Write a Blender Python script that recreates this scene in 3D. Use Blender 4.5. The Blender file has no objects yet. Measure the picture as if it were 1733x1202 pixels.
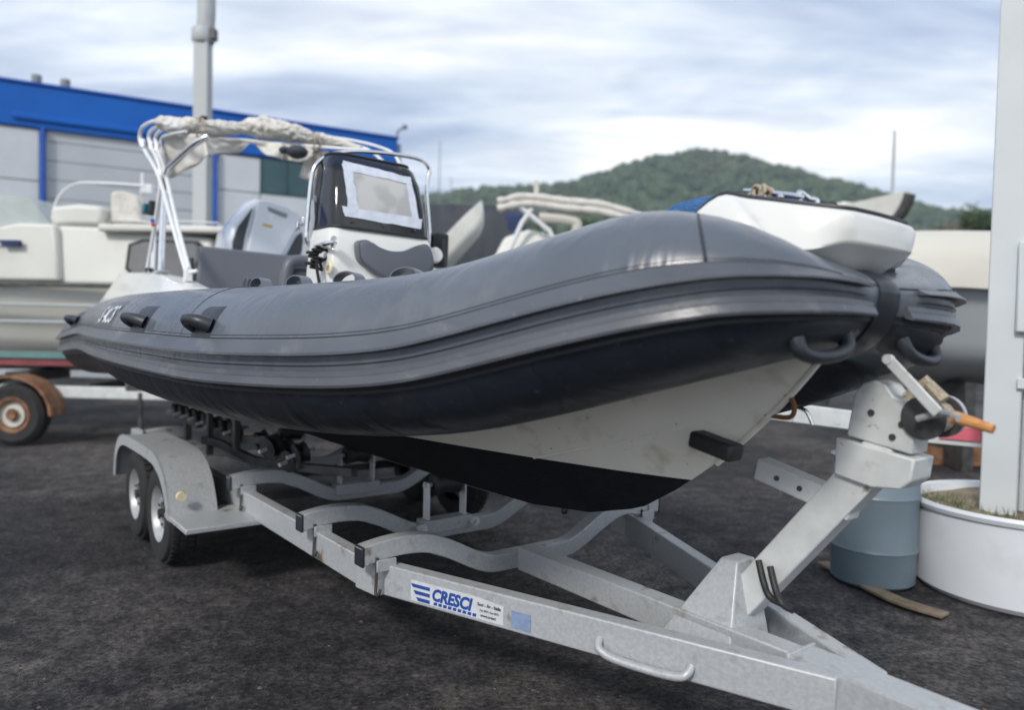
import bpy, bmesh, math, random
from mathutils import Vector, Matrix, noise
rnd = random.Random(7)
R = math.radians
C = bpy.data.collections.new('scene'); bpy.context.scene.collection.children.link(C)
scn = bpy.context.scene

# ---------------------------------------------------------------- camera
PITCH, ROLL = .036, .021
cam = bpy.data.cameras.new('camera'); co = bpy.data.objects.new('camera', cam); C.objects.link(co); scn.camera = co
cp, sp, cr, sr = math.cos(PITCH), math.sin(PITCH), math.cos(ROLL), math.sin(ROLL)
m = Matrix(((cr, -sr, 0), (sr*sp, cr*sp, -cp), (sr*cp, cr*cp, sp))).to_4x4()
m.translation = (0, 0, 1.5); co.matrix_world = m
cam.sensor_width = 36; cam.lens = 36*1300/1733
cam.clip_start = .05; cam.clip_end = 4000
cam.dof.use_dof = True; cam.dof.focus_distance = 3.05; cam.dof.aperture_fstop = 1.2
# ---------------------------------------------------------------- world, sun, exposure
SUN_EL, SUN_AZ = R(38), R(206)     # azimuth clockwise from +Y
w = bpy.data.worlds.new('World'); scn.world = w; w.use_nodes = True
nt = w.node_tree; nt.nodes.clear(); N = nt.nodes.new; L = nt.links.new
out = N('ShaderNodeOutputWorld'); bg = N('ShaderNodeBackground'); bg.inputs[1].default_value = .1
sky = N('ShaderNodeTexSky'); sky.sky_type = 'NISHITA'; sky.sun_disc = False
sky.sun_elevation = SUN_EL; sky.sun_rotation = SUN_AZ
tc = N('ShaderNodeTexCoord'); sep = N('ShaderNodeSeparateXYZ'); L(tc.outputs['Generated'], sep.inputs[0])
ad = N('ShaderNodeMath'); ad.operation = 'MAXIMUM'; L(sep.outputs[2], ad.inputs[0]); ad.inputs[1].default_value = 0
ad2 = N('ShaderNodeMath'); ad2.operation = 'ADD'; L(ad.outputs[0], ad2.inputs[0]); ad2.inputs[1].default_value = .16
dx = N('ShaderNodeMath'); dx.operation = 'DIVIDE'; L(sep.outputs[0], dx.inputs[0]); L(ad2.outputs[0], dx.inputs[1])
dy = N('ShaderNodeMath'); dy.operation = 'DIVIDE'; L(sep.outputs[1], dy.inputs[0]); L(ad2.outputs[0], dy.inputs[1])
cb = N('ShaderNodeCombineXYZ'); L(dx.outputs[0], cb.inputs[0]); L(dy.outputs[0], cb.inputs[1])
def wnoise(scale, detail, rough, off, rot=0, sx=1, sy=1, dist=0):
    mp = N('ShaderNodeMapping'); L(cb.outputs[0], mp.inputs[0]); mp.inputs['Location'].default_value = off
    mp.inputs['Rotation'].default_value = (0, 0, rot); mp.inputs['Scale'].default_value = (sx, sy, 1)
    n = N('ShaderNodeTexNoise'); n.inputs['Scale'].default_value = scale; n.inputs['Detail'].default_value = detail
    n.inputs['Roughness'].default_value = rough; n.inputs['Distortion'].default_value = dist
    L(mp.outputs[0], n.inputs['Vector']); return n
def wramp(src, stops):
    r = N('ShaderNodeValToRGB'); e = r.color_ramp.elements
    e[0].position, e[0].color = stops[0][0], (*stops[0][1], 1); e[1].position, e[1].color = stops[-1][0], (*stops[-1][1], 1)
    for p_, c_ in stops[1:-1]:
        k = e.new(p_); k.color = (*c_, 1)
    L(src, r.inputs[0]); return r
n1 = wnoise(.75, 6, .55, (3.1, .6, 0), R(25), .7, 1.5, .5)
n2 = wnoise(1.9, 5, .55, (8.2, 5.1, 0), R(20), .6, 1.7, .5)
c1 = wramp(n1.outputs[0], [(.38, (.42, .50, .65)), (.46, (.56, .63, .75)), (.54, (.82, .87, .93)), (.61, (1.0, 1.0, .99))])
c2 = wramp(n2.outputs[0], [(.36, (.72, .76, .84)), (.50, (.95, .97, 1.0)), (.62, (1.15, 1.12, 1.08))])
mul = N('ShaderNodeMixRGB'); mul.blend_type = 'MULTIPLY'; mul.inputs[0].default_value = 1
L(c1.outputs[0], mul.inputs[1]); L(c2.outputs[0], mul.inputs[2])
sc_ = N('ShaderNodeVectorMath'); sc_.operation = 'SCALE'; sc_.inputs['Scale'].default_value = 10.4; L(mul.outputs[0], sc_.inputs[0])
n3 = wnoise(.5, 5, .55, (1.3, 7.4, 0), R(-10), 1, 1.2, .3)
fac = wramp(n3.outputs[0], [(.33, (.45, .45, .45)), (.52, (.97, .97, .97))])
mx = N('ShaderNodeMixRGB'); L(fac.outputs[0], mx.inputs[0]); L(sky.outputs[0], mx.inputs[1]); L(sc_.outputs[0], mx.inputs[2])
L(mx.outputs[0], bg.inputs[0]); L(bg.outputs[0], out.inputs[0])
sun = bpy.data.lights.new('sun', 'SUN'); sun.energy = 2.0; sun.angle = R(10); sun.color = (1, .95, .88)
so = bpy.data.objects.new('sun', sun); C.objects.link(so)
sd = Vector((math.sin(SUN_AZ)*math.cos(SUN_EL), math.cos(SUN_AZ)*math.cos(SUN_EL), math.sin(SUN_EL)))
so.rotation_euler = sd.to_track_quat('Z', 'Y').to_euler(); so.location = sd*50
scn.view_settings.view_transform = 'Standard'; scn.view_settings.look = 'None'
scn.view_settings.exposure = .38; scn.view_settings.gamma = 1
scn.cycles.max_bounces = 6

# ---------------------------------------------------------------- materials
def mat(name, col, rough=.5, metal=0, var=.12, scale=8, bump=0, bscale=40, spec=.5, coat=0, col2=None, alpha=1,
        stretch=(1, 1, 1), detail=6, rvar=.1, lo=.35, hi=.65, dirt=None, dscale=3, dlo=.55, dhi=.75, space='Object'):
    m = bpy.data.materials.new(name); m.use_nodes = True; t = m.node_tree; b = t.nodes['Principled BSDF']
    T = t.nodes.new; K = t.links.new
    tc = T('ShaderNodeTexCoord'); mp = T('ShaderNodeMapping'); mp.inputs['Scale'].default_value = stretch; K(tc.outputs[space], mp.inputs[0])
    n = T('ShaderNodeTexNoise'); n.inputs['Scale'].default_value = scale; n.inputs['Detail'].default_value = detail; K(mp.outputs[0], n.inputs['Vector'])
    r = T('ShaderNodeValToRGB'); e = r.color_ramp.elements; e[0].position = lo; e[1].position = hi
    c2 = col2 or tuple(min(1, c*(1+var)) for c in col); c1 = col if col2 else tuple(c*(1-var) for c in col)
    e[0].color = (*c1, 1); e[1].color = (*c2, 1); K(n.outputs[0], r.inputs[0]); last = r.outputs[0]
    if dirt:
        n2 = T('ShaderNodeTexNoise'); n2.inputs['Scale'].default_value = dscale; n2.inputs['Detail'].default_value = 8; n2.inputs['Roughness'].default_value = .65
        K(mp.outputs[0], n2.inputs['Vector'])
        r2 = T('ShaderNodeValToRGB'); r2.color_ramp.elements[0].position = dlo; r2.color_ramp.elements[1].position = dhi; K(n2.outputs[0], r2.inputs[0])
        mxx = T('ShaderNodeMixRGB'); K(r2.outputs[0], mxx.inputs[0]); K(last, mxx.inputs[1]); mxx.inputs[2].default_value = (*dirt, 1); last = mxx.outputs[0]
    K(last, b.inputs['Base Color'])
    mr = T('ShaderNodeMapRange'); mr.inputs['To Min'].default_value = max(.02, rough-rvar); mr.inputs['To Max'].default_value = min(1, rough+rvar)
    K(n.outputs[0], mr.inputs[0]); K(mr.outputs[0], b.inputs['Roughness'])
    b.inputs['Metallic'].default_value = metal; b.inputs['Specular IOR Level'].default_value = spec; b.inputs['Coat Weight'].default_value = coat
    b.inputs['Alpha'].default_value = alpha
    if bump:
        n3 = T('ShaderNodeTexNoise'); n3.inputs['Scale'].default_value = bscale; n3.inputs['Detail'].default_value = 5; K(mp.outputs[0], n3.inputs['Vector'])
        bm = T('ShaderNodeBump'); bm.inputs['Strength'].default_value = min(1, bump); bm.inputs['Distance'].default_value = .01 if bump <= 1 else .01*bump
        K(n3.outputs[0], bm.inputs['Height']); K(bm.outputs[0], b.inputs['Normal'])
    return m
M = {}
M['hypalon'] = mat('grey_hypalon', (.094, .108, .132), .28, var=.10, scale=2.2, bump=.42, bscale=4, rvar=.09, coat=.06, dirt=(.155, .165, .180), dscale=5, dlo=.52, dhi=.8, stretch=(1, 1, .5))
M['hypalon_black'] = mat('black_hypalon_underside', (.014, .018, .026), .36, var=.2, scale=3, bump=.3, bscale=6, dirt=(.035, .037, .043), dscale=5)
M['hypalon_dark'] = mat('dark_grey_hypalon', (.022, .026, .034), .42, var=.15, scale=5, bump=.2, bscale=9)
M['strake'] = mat('rubbing_strake_rubber', (.082, .090, .106), .34, var=.15, scale=6, bump=.15, bscale=30, dirt=(.2, .2, .205), dscale=9, dlo=.55, dhi=.8, stretch=(.35, 1, 1))
M['strake_band'] = mat('strake_backing_rubber', (.017, .020, .027), .45, var=.15, scale=6, bump=.1)
M['seam'] = mat('seam_rubber', (.03, .033, .04), .5, var=.1)
M['black_rubber'] = mat('black_rubber', (.018, .019, .021), .55, var=.25, scale=14, bump=.2)
M['handle_rubber'] = mat('moulded_handle_rubber', (.024, .028, .036), .42, var=.1)
M['gelcoat'] = mat('white_gelcoat', (.68, .68, .65), .25, var=.03, scale=2, coat=.3, rvar=.08, dirt=(.55, .53, .48), dscale=5, dlo=.6, dhi=.85)
M['hullwhite'] = mat('weathered_white_hull', (.82, .79, .70), .38, var=.05, scale=2, dirt=(.40, .34, .26), dscale=3.5, dlo=.56, dhi=.82, coat=.1)
M['antifoul'] = mat('black_antifouling', (.011, .012, .016), .8, var=.3, scale=20, bump=.3, bscale=60, spec=.2)
M['vinyl'] = mat('grey_vinyl', (.115, .125, .15), .42, var=.06, scale=3, bump=.1, bscale=120)
M['vinyl_light'] = mat('light_grey_vinyl', (.25, .26, .28), .45, var=.06, scale=3, bump=.1, bscale=120)
M['canvas'] = mat('grey_beige_canvas', (.64, .62, .57), .85, var=.07, scale=9, bump=.6, bscale=30, dirt=(.42, .40, .37), dscale=7, dlo=.5, dhi=.75)
M['white_tube'] = mat('white_coated_tube', (.72, .73, .74), .3, var=.04)
M['chrome'] = mat('polished_stainless', (.78, .78, .78), .12, 1, var=.04, scale=20, rvar=.05)
M['smoke'] = mat('smoked_acrylic', (.008, .010, .014), .05, var=.1, rvar=.03, alpha=.94, spec=.35)
M['paper'] = mat('faded_printed_paper', (.40, .40, .39), .7, col2=(.52, .52, .50), scale=9, detail=1, lo=.4, hi=.6)
M['tape'] = mat('pale_masking_tape', (.60, .64, .72), .5, var=.08, scale=18, bump=.4, bscale=40)
M['cream'] = mat('cream_plastic', (.70, .62, .42), .4, var=.05)
M['outboard'] = mat('silver_outboard_paint', (.70, .74, .80), .26, .1, var=.03, coat=.4, rvar=.05)
M['outboard_grille'] = mat('dark_cowl_panel', (.045, .05, .06), .45, var=.2, scale=60, bump=.6, bscale=90)
M['yellow'] = mat('yellow_print', (.65, .42, .06), .5, var=.1)
M['galv'] = mat('galvanised_steel', (.45, .47, .49), .45, .2, var=.07, scale=70, detail=2, bump=.12, bscale=70, dirt=(.33, .32, .30), dscale=11, dlo=.58, dhi=.72, rvar=.12)
M['galv_pale'] = mat('pale_galvanised_steel', (.62, .64, .635), .5, .1, var=.08, scale=10, bump=.1, dirt=(.42, .42, .41), dscale=14, dlo=.6, dhi=.8)
M['galv_dark'] = mat('dull_dark_steel', (.085, .085, .085), .5, .5, var=.3, scale=10, bump=.2)
M['rust'] = mat('rusty_steel', (.16, .07, .035), .8, .1, var=.4, scale=12, bump=.4, col2=(.30, .16, .09))
M['tyre'] = mat('tyre_rubber', (.022, .022, .023), .8, var=.3, scale=12, bump=.3)
M['rim'] = mat('painted_wheel_steel', (.42, .43, .44), .4, .3, var=.1, scale=10)
M['blue_sticker'] = mat('blue_print', (.02, .07, .32), .4, var=.1, scale=30)
M['faded_blue'] = mat('faded_blue_print', (.20, .27, .42), .5, var=.15, scale=30, dirt=(.36, .40, .46), dscale=20)
M['white_sticker'] = mat('white_sticker_film', (.60, .62, .64), .4, var=.06, scale=30)
M['ink'] = mat('dark_print', (.05, .06, .09), .5, var=.1)
M['white_print'] = mat('white_print', (.62, .64, .66), .5, var=.06)
M['wood'] = mat('orange_wood', (.55, .25, .08), .55, var=.25, scale=20, stretch=(1, 6, 6))
M['blue_towel'] = mat('blue_towelling', (.045, .13, .30), .95, var=.25, scale=60, bump=1, bscale=160)
M['rope'] = mat('beige_rope', (.42, .36, .27), .9, var=.25, scale=50, bump=.8, bscale=120)
M['black_rope'] = mat('black_rope', (.012, .012, .013), .9, var=.3, scale=50, bump=.8, bscale=120)
M['teal'] = mat('teal_lens', (.01, .09, .12), .2, var=.1)
M['red'] = mat('red_plastic', (.5, .03, .03), .4, var=.1)
M['blue_plastic'] = mat('blue_plastic', (.03, .14, .5), .4, var=.1)
M['wall'] = mat('grey_wall_panel', (.54, .57, .60), .65, var=.05, scale=1.2, dirt=(.48, .51, .54), dscale=.8, dlo=.45, dhi=.8)
M['door_wall'] = mat('grey_roller_door', (.44, .47, .50), .6, var=.05, scale=1.2)
M['blue_fascia'] = mat('blue_metal_fascia', (.002, .095, .42), .5, var=.08, scale=1.5, spec=.3, dirt=(.004, .115, .47), dscale=.7, dlo=.4, dhi=.7)
M['blue_trim'] = mat('blue_painted_steel', (.003, .08, .40), .4, var=.08)
M['glass'] = mat('dark_window_glass', (.03, .075, .09), .08, var=.3, scale=.8, rvar=.02)
M['frame_teal'] = mat('dark_teal_frame', (.01, .06, .075), .4, var=.1)
M['roofgrey'] = mat('grey_roof_metal', (.20, .21, .22), .6, var=.1)
M['pole'] = mat('pale_grey_pole_paint', (.42, .44, .45), .5, var=.06, scale=1.5, dirt=(.34, .35, .35), dscale=2)
M['post'] = mat('pale_post_paint', (.56, .59, .60), .45, var=.05, scale=2)
M['drum'] = mat('blue_grey_plastic_drum', (.15, .20, .235), .4, var=.06, scale=3, dirt=(.19, .23, .25), dscale=3)
M['tub'] = mat('white_plastic_tub', (.70, .73, .77), .42, var=.04, scale=2, dirt=(.60, .62, .63), dscale=2.5, dlo=.5, dhi=.75)
M['soil'] = mat('dry_soil', (.16, .12, .08), .95, col2=(.27, .22, .15), scale=9, bump=1, bscale=25)
M['weed'] = mat('green_weed', (.10, .16, .04), .8, var=.4, scale=9)
M['boat_white'] = mat('off_white_gelcoat', (.66, .66, .61), .4, var=.05, scale=1.2, dirt=(.50, .49, .44), dscale=1.5, dlo=.5, dhi=.8)
M['boat_grey'] = mat('grey_hull_paint', (.40, .43, .44), .45, var=.06, scale=1)
M['boat_teal'] = mat('teal_hull_stripe', (.13, .24, .23), .5, var=.1)
M['boat_red'] = mat('red_hull_stripe', (.22, .05, .06), .5, var=.15)
M['boat_window'] = mat('tinted_cabin_window', (.20, .20, .20), .15, var=.2, scale=2)
M['clear'] = mat('hazy_clear_vinyl', (.50, .55, .52), .3, var=.1, scale=3, alpha=.55)
M['cover_cream'] = mat('cream_boat_cover', (.56, .54, .48), .8, var=.05, scale=1.2, bump=.6, bscale=4)
M['cover_dark'] = mat('dark_boat_cover', (.035, .042, .055), .7, var=.2, scale=3, bump=.8, bscale=5, stretch=(2, 2, .5))
M['cover_navy'] = mat('navy_cloth', (.02, .035, .10), .8, var=.2)
M['leafdark'] = mat('tree_leaves', (.030, .062, .022), .7, col2=(.06, .105, .035), scale=1.5)
M['leafolive'] = mat('olive_leaves', (.075, .095, .035), .7, col2=(.13, .14, .055), scale=1.2)
M['leafbrown'] = mat('brown_leaves', (.10, .075, .05), .8, col2=(.15, .115, .075), scale=1.2)
M['bark'] = mat('tree_bark', (.10, .08, .06), .9, var=.3, scale=4, bump=1)
M['hill'] = mat('wooded_hill', (.022, .050, .026), .9, col2=(.070, .105, .050), scale=.07, dirt=(.10, .105, .055), dscale=.02, dlo=.55, dhi=.7)
M['mesh_fence'] = mat('green_wire', (.20, .23, .24), .5, .3, var=.2)
M['redwhite'] = mat('red_reflector', (.62, .13, .17), .35, var=.1)

def wear(m, col, scale, lo, hi, wr=0, wscale=9, wstretch=(1, 1, 1)):
    t = m.node_tree; b = t.nodes['Principled BSDF']; T = t.nodes.new; K = t.links.new
    tc = T('ShaderNodeTexCoord'); n = T('ShaderNodeTexNoise'); n.inputs['Scale'].default_value = scale; n.inputs['Detail'].default_value = 3; K(tc.outputs['Object'], n.inputs['Vector'])
    rp = T('ShaderNodeValToRGB'); rp.color_ramp.elements[0].position = lo; rp.color_ramp.elements[1].position = hi; K(n.outputs[0], rp.inputs[0])
    x = T('ShaderNodeMixRGB'); src = b.inputs['Base Color'].links[0].from_socket; K(rp.outputs[0], x.inputs[0]); K(src, x.inputs[1]); x.inputs[2].default_value = (*col, 1); K(x.outputs[0], b.inputs['Base Color'])
    if wr:
        mp = T('ShaderNodeMapping'); mp.inputs['Scale'].default_value = wstretch; K(tc.outputs['Object'], mp.inputs[0])
        q = T('ShaderNodeTexNoise'); q.inputs['Scale'].default_value = wscale; q.inputs['Detail'].default_value = 2; q.inputs['Distortion'].default_value = 1.2; K(mp.outputs[0], q.inputs['Vector'])
        bm = T('ShaderNodeBump'); bm.inputs['Strength'].default_value = 1; bm.inputs['Distance'].default_value = wr; K(q.outputs[0], bm.inputs['Height'])
        if b.inputs['Normal'].links: K(b.inputs['Normal'].links[0].from_socket, bm.inputs['Normal'])
        K(bm.outputs[0], b.inputs['Normal'])
wear(M['hypalon'], (.17, .175, .18), 60, .72, .80, .012, 3.2, (1.6, 1, .5))
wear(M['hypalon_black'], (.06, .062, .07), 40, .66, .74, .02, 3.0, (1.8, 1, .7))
wear(M['strake'], (.20, .20, .20), 45, .69, .78)
wear(M['hullwhite'], (.46, .38, .27), 6, .58, .80)
wear(M['hullwhite'], (.25, .23, .19), 28, .71, .76)
wear(M['antifoul'], (.30, .30, .30), 9, .78, .79)
wear(M['galv'], (.20, .13, .08), 7, .66, .74)
wear(M['galv_pale'], (.22, .19, .15), 16, .68, .74)
def asphalt():
    m = bpy.data.materials.new('worn_dark_asphalt'); m.use_nodes = True; t = m.node_tree; b = t.nodes['Principled BSDF']; T = t.nodes.new; K = t.links.new
    tc = T('ShaderNodeTexCoord')
    def nz(s, d, r=.6):
        n = T('ShaderNodeTexNoise'); n.inputs['Scale'].default_value = s; n.inputs['Detail'].default_value = d; n.inputs['Roughness'].default_value = r; K(tc.outputs['Object'], n.inputs['Vector']); return n
    def rp(src, st):
        r = T('ShaderNodeValToRGB'); e = r.color_ramp.elements; e[0].position, e[0].color = st[0][0], (*st[0][1], 1); e[1].position, e[1].color = st[-1][0], (*st[-1][1], 1)
        for p_, c_ in st[1:-1]: k = e.new(p_); k.color = (*c_, 1)
        K(src, r.inputs[0]); return r
    def mx(bt, f, a, c):
        x = T('ShaderNodeMixRGB'); x.blend_type = bt
        if isinstance(f, (int, float)): x.inputs[0].default_value = f
        else: K(f, x.inputs[0])
        K(a, x.inputs[1])
        if isinstance(c, tuple): x.inputs[2].default_value = (*c, 1)
        else: K(c, x.inputs[2])
        return x.outputs[0]
    big = nz(.30, 8, .65); fine = nz(38, 6, .7); mid = nz(6, 8, .7)
    base = rp(big.outputs[0], [(.36, (.023, .0225, .027)), (.48, (.043, .042, .046)), (.58, (.092, .086, .084))]).outputs[0]
    f1 = rp(fine.outputs[0], [(.36, (.35, .35, .38)), (.5, (.95, .95, .95)), (.66, (1.9, 1.85, 1.75))]).outputs[0]
    c = mx('MULTIPLY', 1, base, f1)
    f2 = rp(mid.outputs[0], [(.36, (.55, .55, .58)), (.62, (1.5, 1.46, 1.40))]).outputs[0]
    c = mx('MULTIPLY', 1, c, f2)
    v = T('ShaderNodeTexVoronoi'); v.inputs['Scale'].default_value = 26; K(tc.outputs['Object'], v.inputs['Vector'])
    st = rp(v.outputs['Distance'], [(.05, (1, 1, 1)), (.16, (0, 0, 0))]).outputs[0]
    sel = rp(nz(11, 2).outputs[0], [(.56, (0, 0, 0)), (.62, (1, 1, 1))]).outputs[0]
    f = mx('MULTIPLY', 1, st, sel); c = mx('MIX', f, c, (.17, .145, .12))
    K(c, b.inputs['Base Color']); b.inputs['Roughness'].default_value = .85; b.inputs['Specular IOR Level'].default_value = .25
    bm = T('ShaderNodeBump'); bm.inputs['Strength'].default_value = .9; bm.inputs['Distance'].default_value = .012; K(fine.outputs[0], bm.inputs['Height'])
    bm2 = T('ShaderNodeBump'); bm2.inputs['Strength'].default_value = .7; bm2.inputs['Distance'].default_value = .05; K(mid.outputs[0], bm2.inputs['Height']); K(bm.outputs[0], bm2.inputs['Normal'])
    K(bm2.outputs[0], b.inputs['Normal']); return m
M['asphalt'] = asphalt()

# ---------------------------------------------------------------- mesh helpers
class B:
    def __init__(s): s.v = []; s.f = []
    def add(s, vs, fs):
        o = len(s.v); s.v += [tuple(v) for v in vs]; s.f += [tuple(i+o for i in f) for f in fs]; return s
    def box(s, c, size, rot=None):
        sx, sy, sz = [a/2 for a in size]; vs = [Vector((x, y, z)) for x in (-sx, sx) for y in (-sy, sy) for z in (-sz, sz)]
        if rot is not None: vs = [rot @ v for v in vs]
        c = Vector(c); return s.add([v+c for v in vs], [(0, 1, 3, 2), (4, 6, 7, 5), (0, 4, 5, 1), (2, 3, 7, 6), (0, 2, 6, 4), (1, 5, 7, 3)])
    def rings(s, rs, closed=True, cap=True, loop=False):
        n = len(rs[0]); vs = [p for r in rs for p in r]; fs = []; m_ = len(rs)
        for i in range(m_ if loop else m_-1):
            a = i*n; b = ((i+1) % m_)*n
            for j in range(n if closed else n-1):
                k = (j+1) % n; fs.append((a+j, a+k, b+k, b+j))
        if cap and closed and not loop: fs += [tuple(range(n-1, -1, -1)), tuple(range((m_-1)*n, m_*n))]
        return s.add(vs, fs)
    def frames(s, path):
        P = [Vector(p) for p in path]; T = []
        for i in range(len(P)):
            a = P[max(0, i-1)]; b = P[min(len(P)-1, i+1)]; T.append((b-a).normalized())
        up = Vector((0, 0, 1)) if abs(T[0].z) < .9 else Vector((1, 0, 0))
        u = T[0].cross(up).normalized(); U = [u]
        for i in range(1, len(P)):
            u = (u - T[i]*u.dot(T[i]));  u.normalize(); U.append(u.copy())
        return P, T, U
    def tube(s, path, r, seg=10, cap=True):
        P, T, U = s.frames(path); rs = []
        for i, p in enumerate(P):
            v = T[i].cross(U[i]); q = r[i] if isinstance(r, (list, tuple)) else r
            rs.append([p + U[i]*(q*math.cos(2*math.pi*k/seg)) + v*(q*math.sin(2*math.pi*k/seg)) for k in range(seg)])
        return s.rings(rs, cap=cap)
    def sweep(s, path, prof, up=(0, 0, 1)):
        P = [Vector(p) for p in path]; up = Vector(up); rs = []
        for i, p in enumerate(P):
            t = (P[min(len(P)-1, i+1)]-P[max(0, i-1)]).normalized(); sd_ = t.cross(up).normalized(); u = sd_.cross(t)
            rs.append([p + sd_*a + u*b for a, b in prof])
        return s.rings(rs)
    def bar(s, a, b, wd, ht, up=(0, 0, 1)):
        return s.sweep([a, b], [(-wd/2, -ht/2), (wd/2, -ht/2), (wd/2, ht/2), (-wd/2, ht/2)], up)
    def prism(s, poly, d):
        d = Vector(d); P = [Vector(p) for p in poly]; return s.rings([P, [p+d for p in P]])
    def lathe(s, c, prof, seg=28, axis='Z'):
        rs = []
        for k in range(seg):
            a = 2*math.pi*k/seg; ring = []
            for r_, z_ in prof:
                if axis == 'Z': q = (r_*math.cos(a), r_*math.sin(a), z_)
                elif axis == 'Y': q = (r_*math.cos(a), z_, r_*math.sin(a))
                else: q = (z_, r_*math.cos(a), r_*math.sin(a))
                ring.append(Vector(q)+Vector(c))
            rs.append(ring)
        return s.rings(rs, closed=False, loop=True)
    def ball(s, c, r, seg=10):
        c = Vector(c); r = Vector(r if isinstance(r, (tuple, list)) else (r, r, r)); rs = []
        for i in range(seg+1):
            t = math.pi*(.02+.96*i/seg); rs.append([c+Vector((r.x*math.sin(t)*math.cos(2*math.pi*k/seg/1), r.y*math.sin(t)*math.sin(2*math.pi*k/seg/1), r.z*math.cos(t))) for k in range(seg)])
        return s.rings(rs)
    def build(s, name, m, parent=None, smooth=35, bevel=0, label=None, kind=None, fix=True):
        me = bpy.data.meshes.new(name); me.from_pydata(s.v, [], s.f)
        if fix:
            bm = bmesh.new(); bm.from_mesh(me); bmesh.ops.recalc_face_normals(bm, faces=bm.faces); bm.to_mesh(me); bm.free()
        me.update(); mm = M[m] if isinstance(m, str) else m; me.materials.append(mm)
        o = bpy.data.objects.new(name, me); C.objects.link(o)
        if smooth is not None: me.shade_smooth(); me.set_sharp_from_angle(angle=R(smooth))
        if bevel:
            md = o.modifiers.new('bevel', 'BEVEL'); md.width = bevel; md.segments = 2; md.limit_method = 'ANGLE'; md.angle_limit = R(35)
        if parent: o.parent = parent
        if label: o['label'] = label
        if kind: o['kind'] = kind
        return o
def smoothpath(pts, n=8):
    P = [Vector(p) for p in pts]; out = []
    for i in range(len(P)-1):
        p0 = P[max(0, i-1)]; p1 = P[i]; p2 = P[i+1]; p3 = P[min(len(P)-1, i+2)]
        for k in range(n):
            t = k/n; out.append(.5*((2*p1)+(-p0+p2)*t+(2*p0-5*p1+4*p2-p3)*t*t+(-p0+3*p1-3*p2+p3)*t**3))
    out.append(P[-1]); return out
def thing(name, label, cat, loc=(0, 0, 0), rz=0, group=None, mw=None):
    o = bpy.data.objects.new(name, None); C.objects.link(o); o.empty_display_size = .2
    if mw is not None: o.matrix_world = mw
    else: o.location = loc; o.rotation_euler = (0, 0, rz)
    o['label'] = label; o['category'] = cat
    if group: o['group'] = group
    return o
def tag(o, label, cat, group=None):
    o['label'] = label; o['category'] = cat
    if group: o['group'] = group
    return o
def textmesh(s, size, shear=0, bold=0, extrude=.0006, sx=1):
    cu = bpy.data.curves.new('t', 'FONT'); cu.body = s; cu.size = size; cu.shear = shear; cu.offset = bold; cu.extrude = extrude; cu.resolution_u = 3
    o = bpy.data.objects.new('t', cu); C.objects.link(o); dg = bpy.context.evaluated_depsgraph_get()
    me = bpy.data.meshes.new_from_object(o.evaluated_get(dg)); bpy.data.objects.remove(o)
    vs = [Vector((v.co.x*sx, v.co.y, v.co.z)) for v in me.vertices]; fs = [tuple(p.vertices) for p in me.polygons]
    return vs, fs

# ================================================================ SETTING
# ground: one sheet, finer near the camera
b = B(); n = 90
def gz(x, y):
    d = math.hypot(x, y-4)
    return .012*noise.noise((x*.9, y*.9, 0))+.02*noise.noise((x*.2, y*.2, 3)) if d < 40 else 0
xs = [-900, -400, -150, -60, -30, -18]+[-12+24*i/n for i in range(n+1)]+[18, 30, 60, 150, 400, 900]
ys = [-60, -20, -8]+[-3+18*i/n for i in range(n+1)]+[20, 28, 40, 80, 200, 500, 1200]
V = [(x, y, gz(x, y)-.01) for y in ys for x in xs]; k = len(xs)
b.add(V, [(j*k+i, j*k+i+1, (j+1)*k+i+1, (j+1)*k+i) for j in range(len(ys)-1) for i in range(k-1)])
b.build('ground', 'asphalt', kind='structure', fix=False)

# loose gravel
ico = bmesh.new(); bmesh.ops.create_icosphere(ico, subdivisions=1, radius=1); iv = [v.co.copy() for v in ico.verts]; jf = [tuple(v.index for v in f.verts) for f in ico.faces]; ico.free()
b = B()
for i in range(5200):
    y = 1.2+8*rnd.random()**1.3; x = rnd.uniform(-.85, .85)*y; s_ = .0025+.010*rnd.random()**4
    if rnd.random() > .985: s_ *= 1.7
    c = Vector((x, y, gz(x, y)-.0095)); ax, ay, az = rnd.uniform(.6, 1.3), rnd.uniform(.6, 1.3), rnd.uniform(.4, .9)
    b.add([c+Vector((v.x*ax*s_*rnd.uniform(.8, 1.15), v.y*ay*s_*rnd.uniform(.8, 1.15), v.z*az*s_*rnd.uniform(.8, 1.1))) for v in iv], jf)
M['stone'] = mat('loose_stone', (.035, .033, .033), .9, col2=(.12, .10, .085), scale=5, space='Object')
g = b.build('gravel', 'stone', kind='stuff', smooth=None, fix=False); g['label'] = 'small loose stones scattered over the dark asphalt yard'; g['category'] = 'gravel'

# hill
def ridge(x):
    pts = [(-400, 60), (-58, 103.0), (-7, 106.3), (16, 110.1), (62, 121.6), (108, 133.7), (131, 137.9), (150, 138.7), (177, 134.2), (223, 120.0), (270, 107.1), (313, 101.1), (380, 95.1), (600, 70)]
    for (a, za), (c_, zc) in zip(pts, pts[1:]):
        if x < c_: t = (x-a)/(c_-a); t = t*t*(3-2*t)*.5+t*.5; return za+(zc-za)*t
    return 70
b = B(); xs = [-300+8*i for i in range(120)]; ys = [280+10*i for i in range(60)]
def hz(x, y):
    t = math.exp(-((y-600)/190)**2); return (ridge(x)*t*.985-1 + 6*t*noise.noise((x*.015, y*.015, 1)) + 1.5*noise.noise((x*.07, y*.07, 2)))-1
k = len(xs); b.add([(x, y, hz(x, y)) for y in ys for x in xs], [(j*k+i, j*k+i+1, (j+1)*k+i+1, (j+1)*k+i) for j in range(len(ys)-1) for i in range(k-1)])
b.build('hill', 'hill', kind='structure', fix=False)
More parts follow.
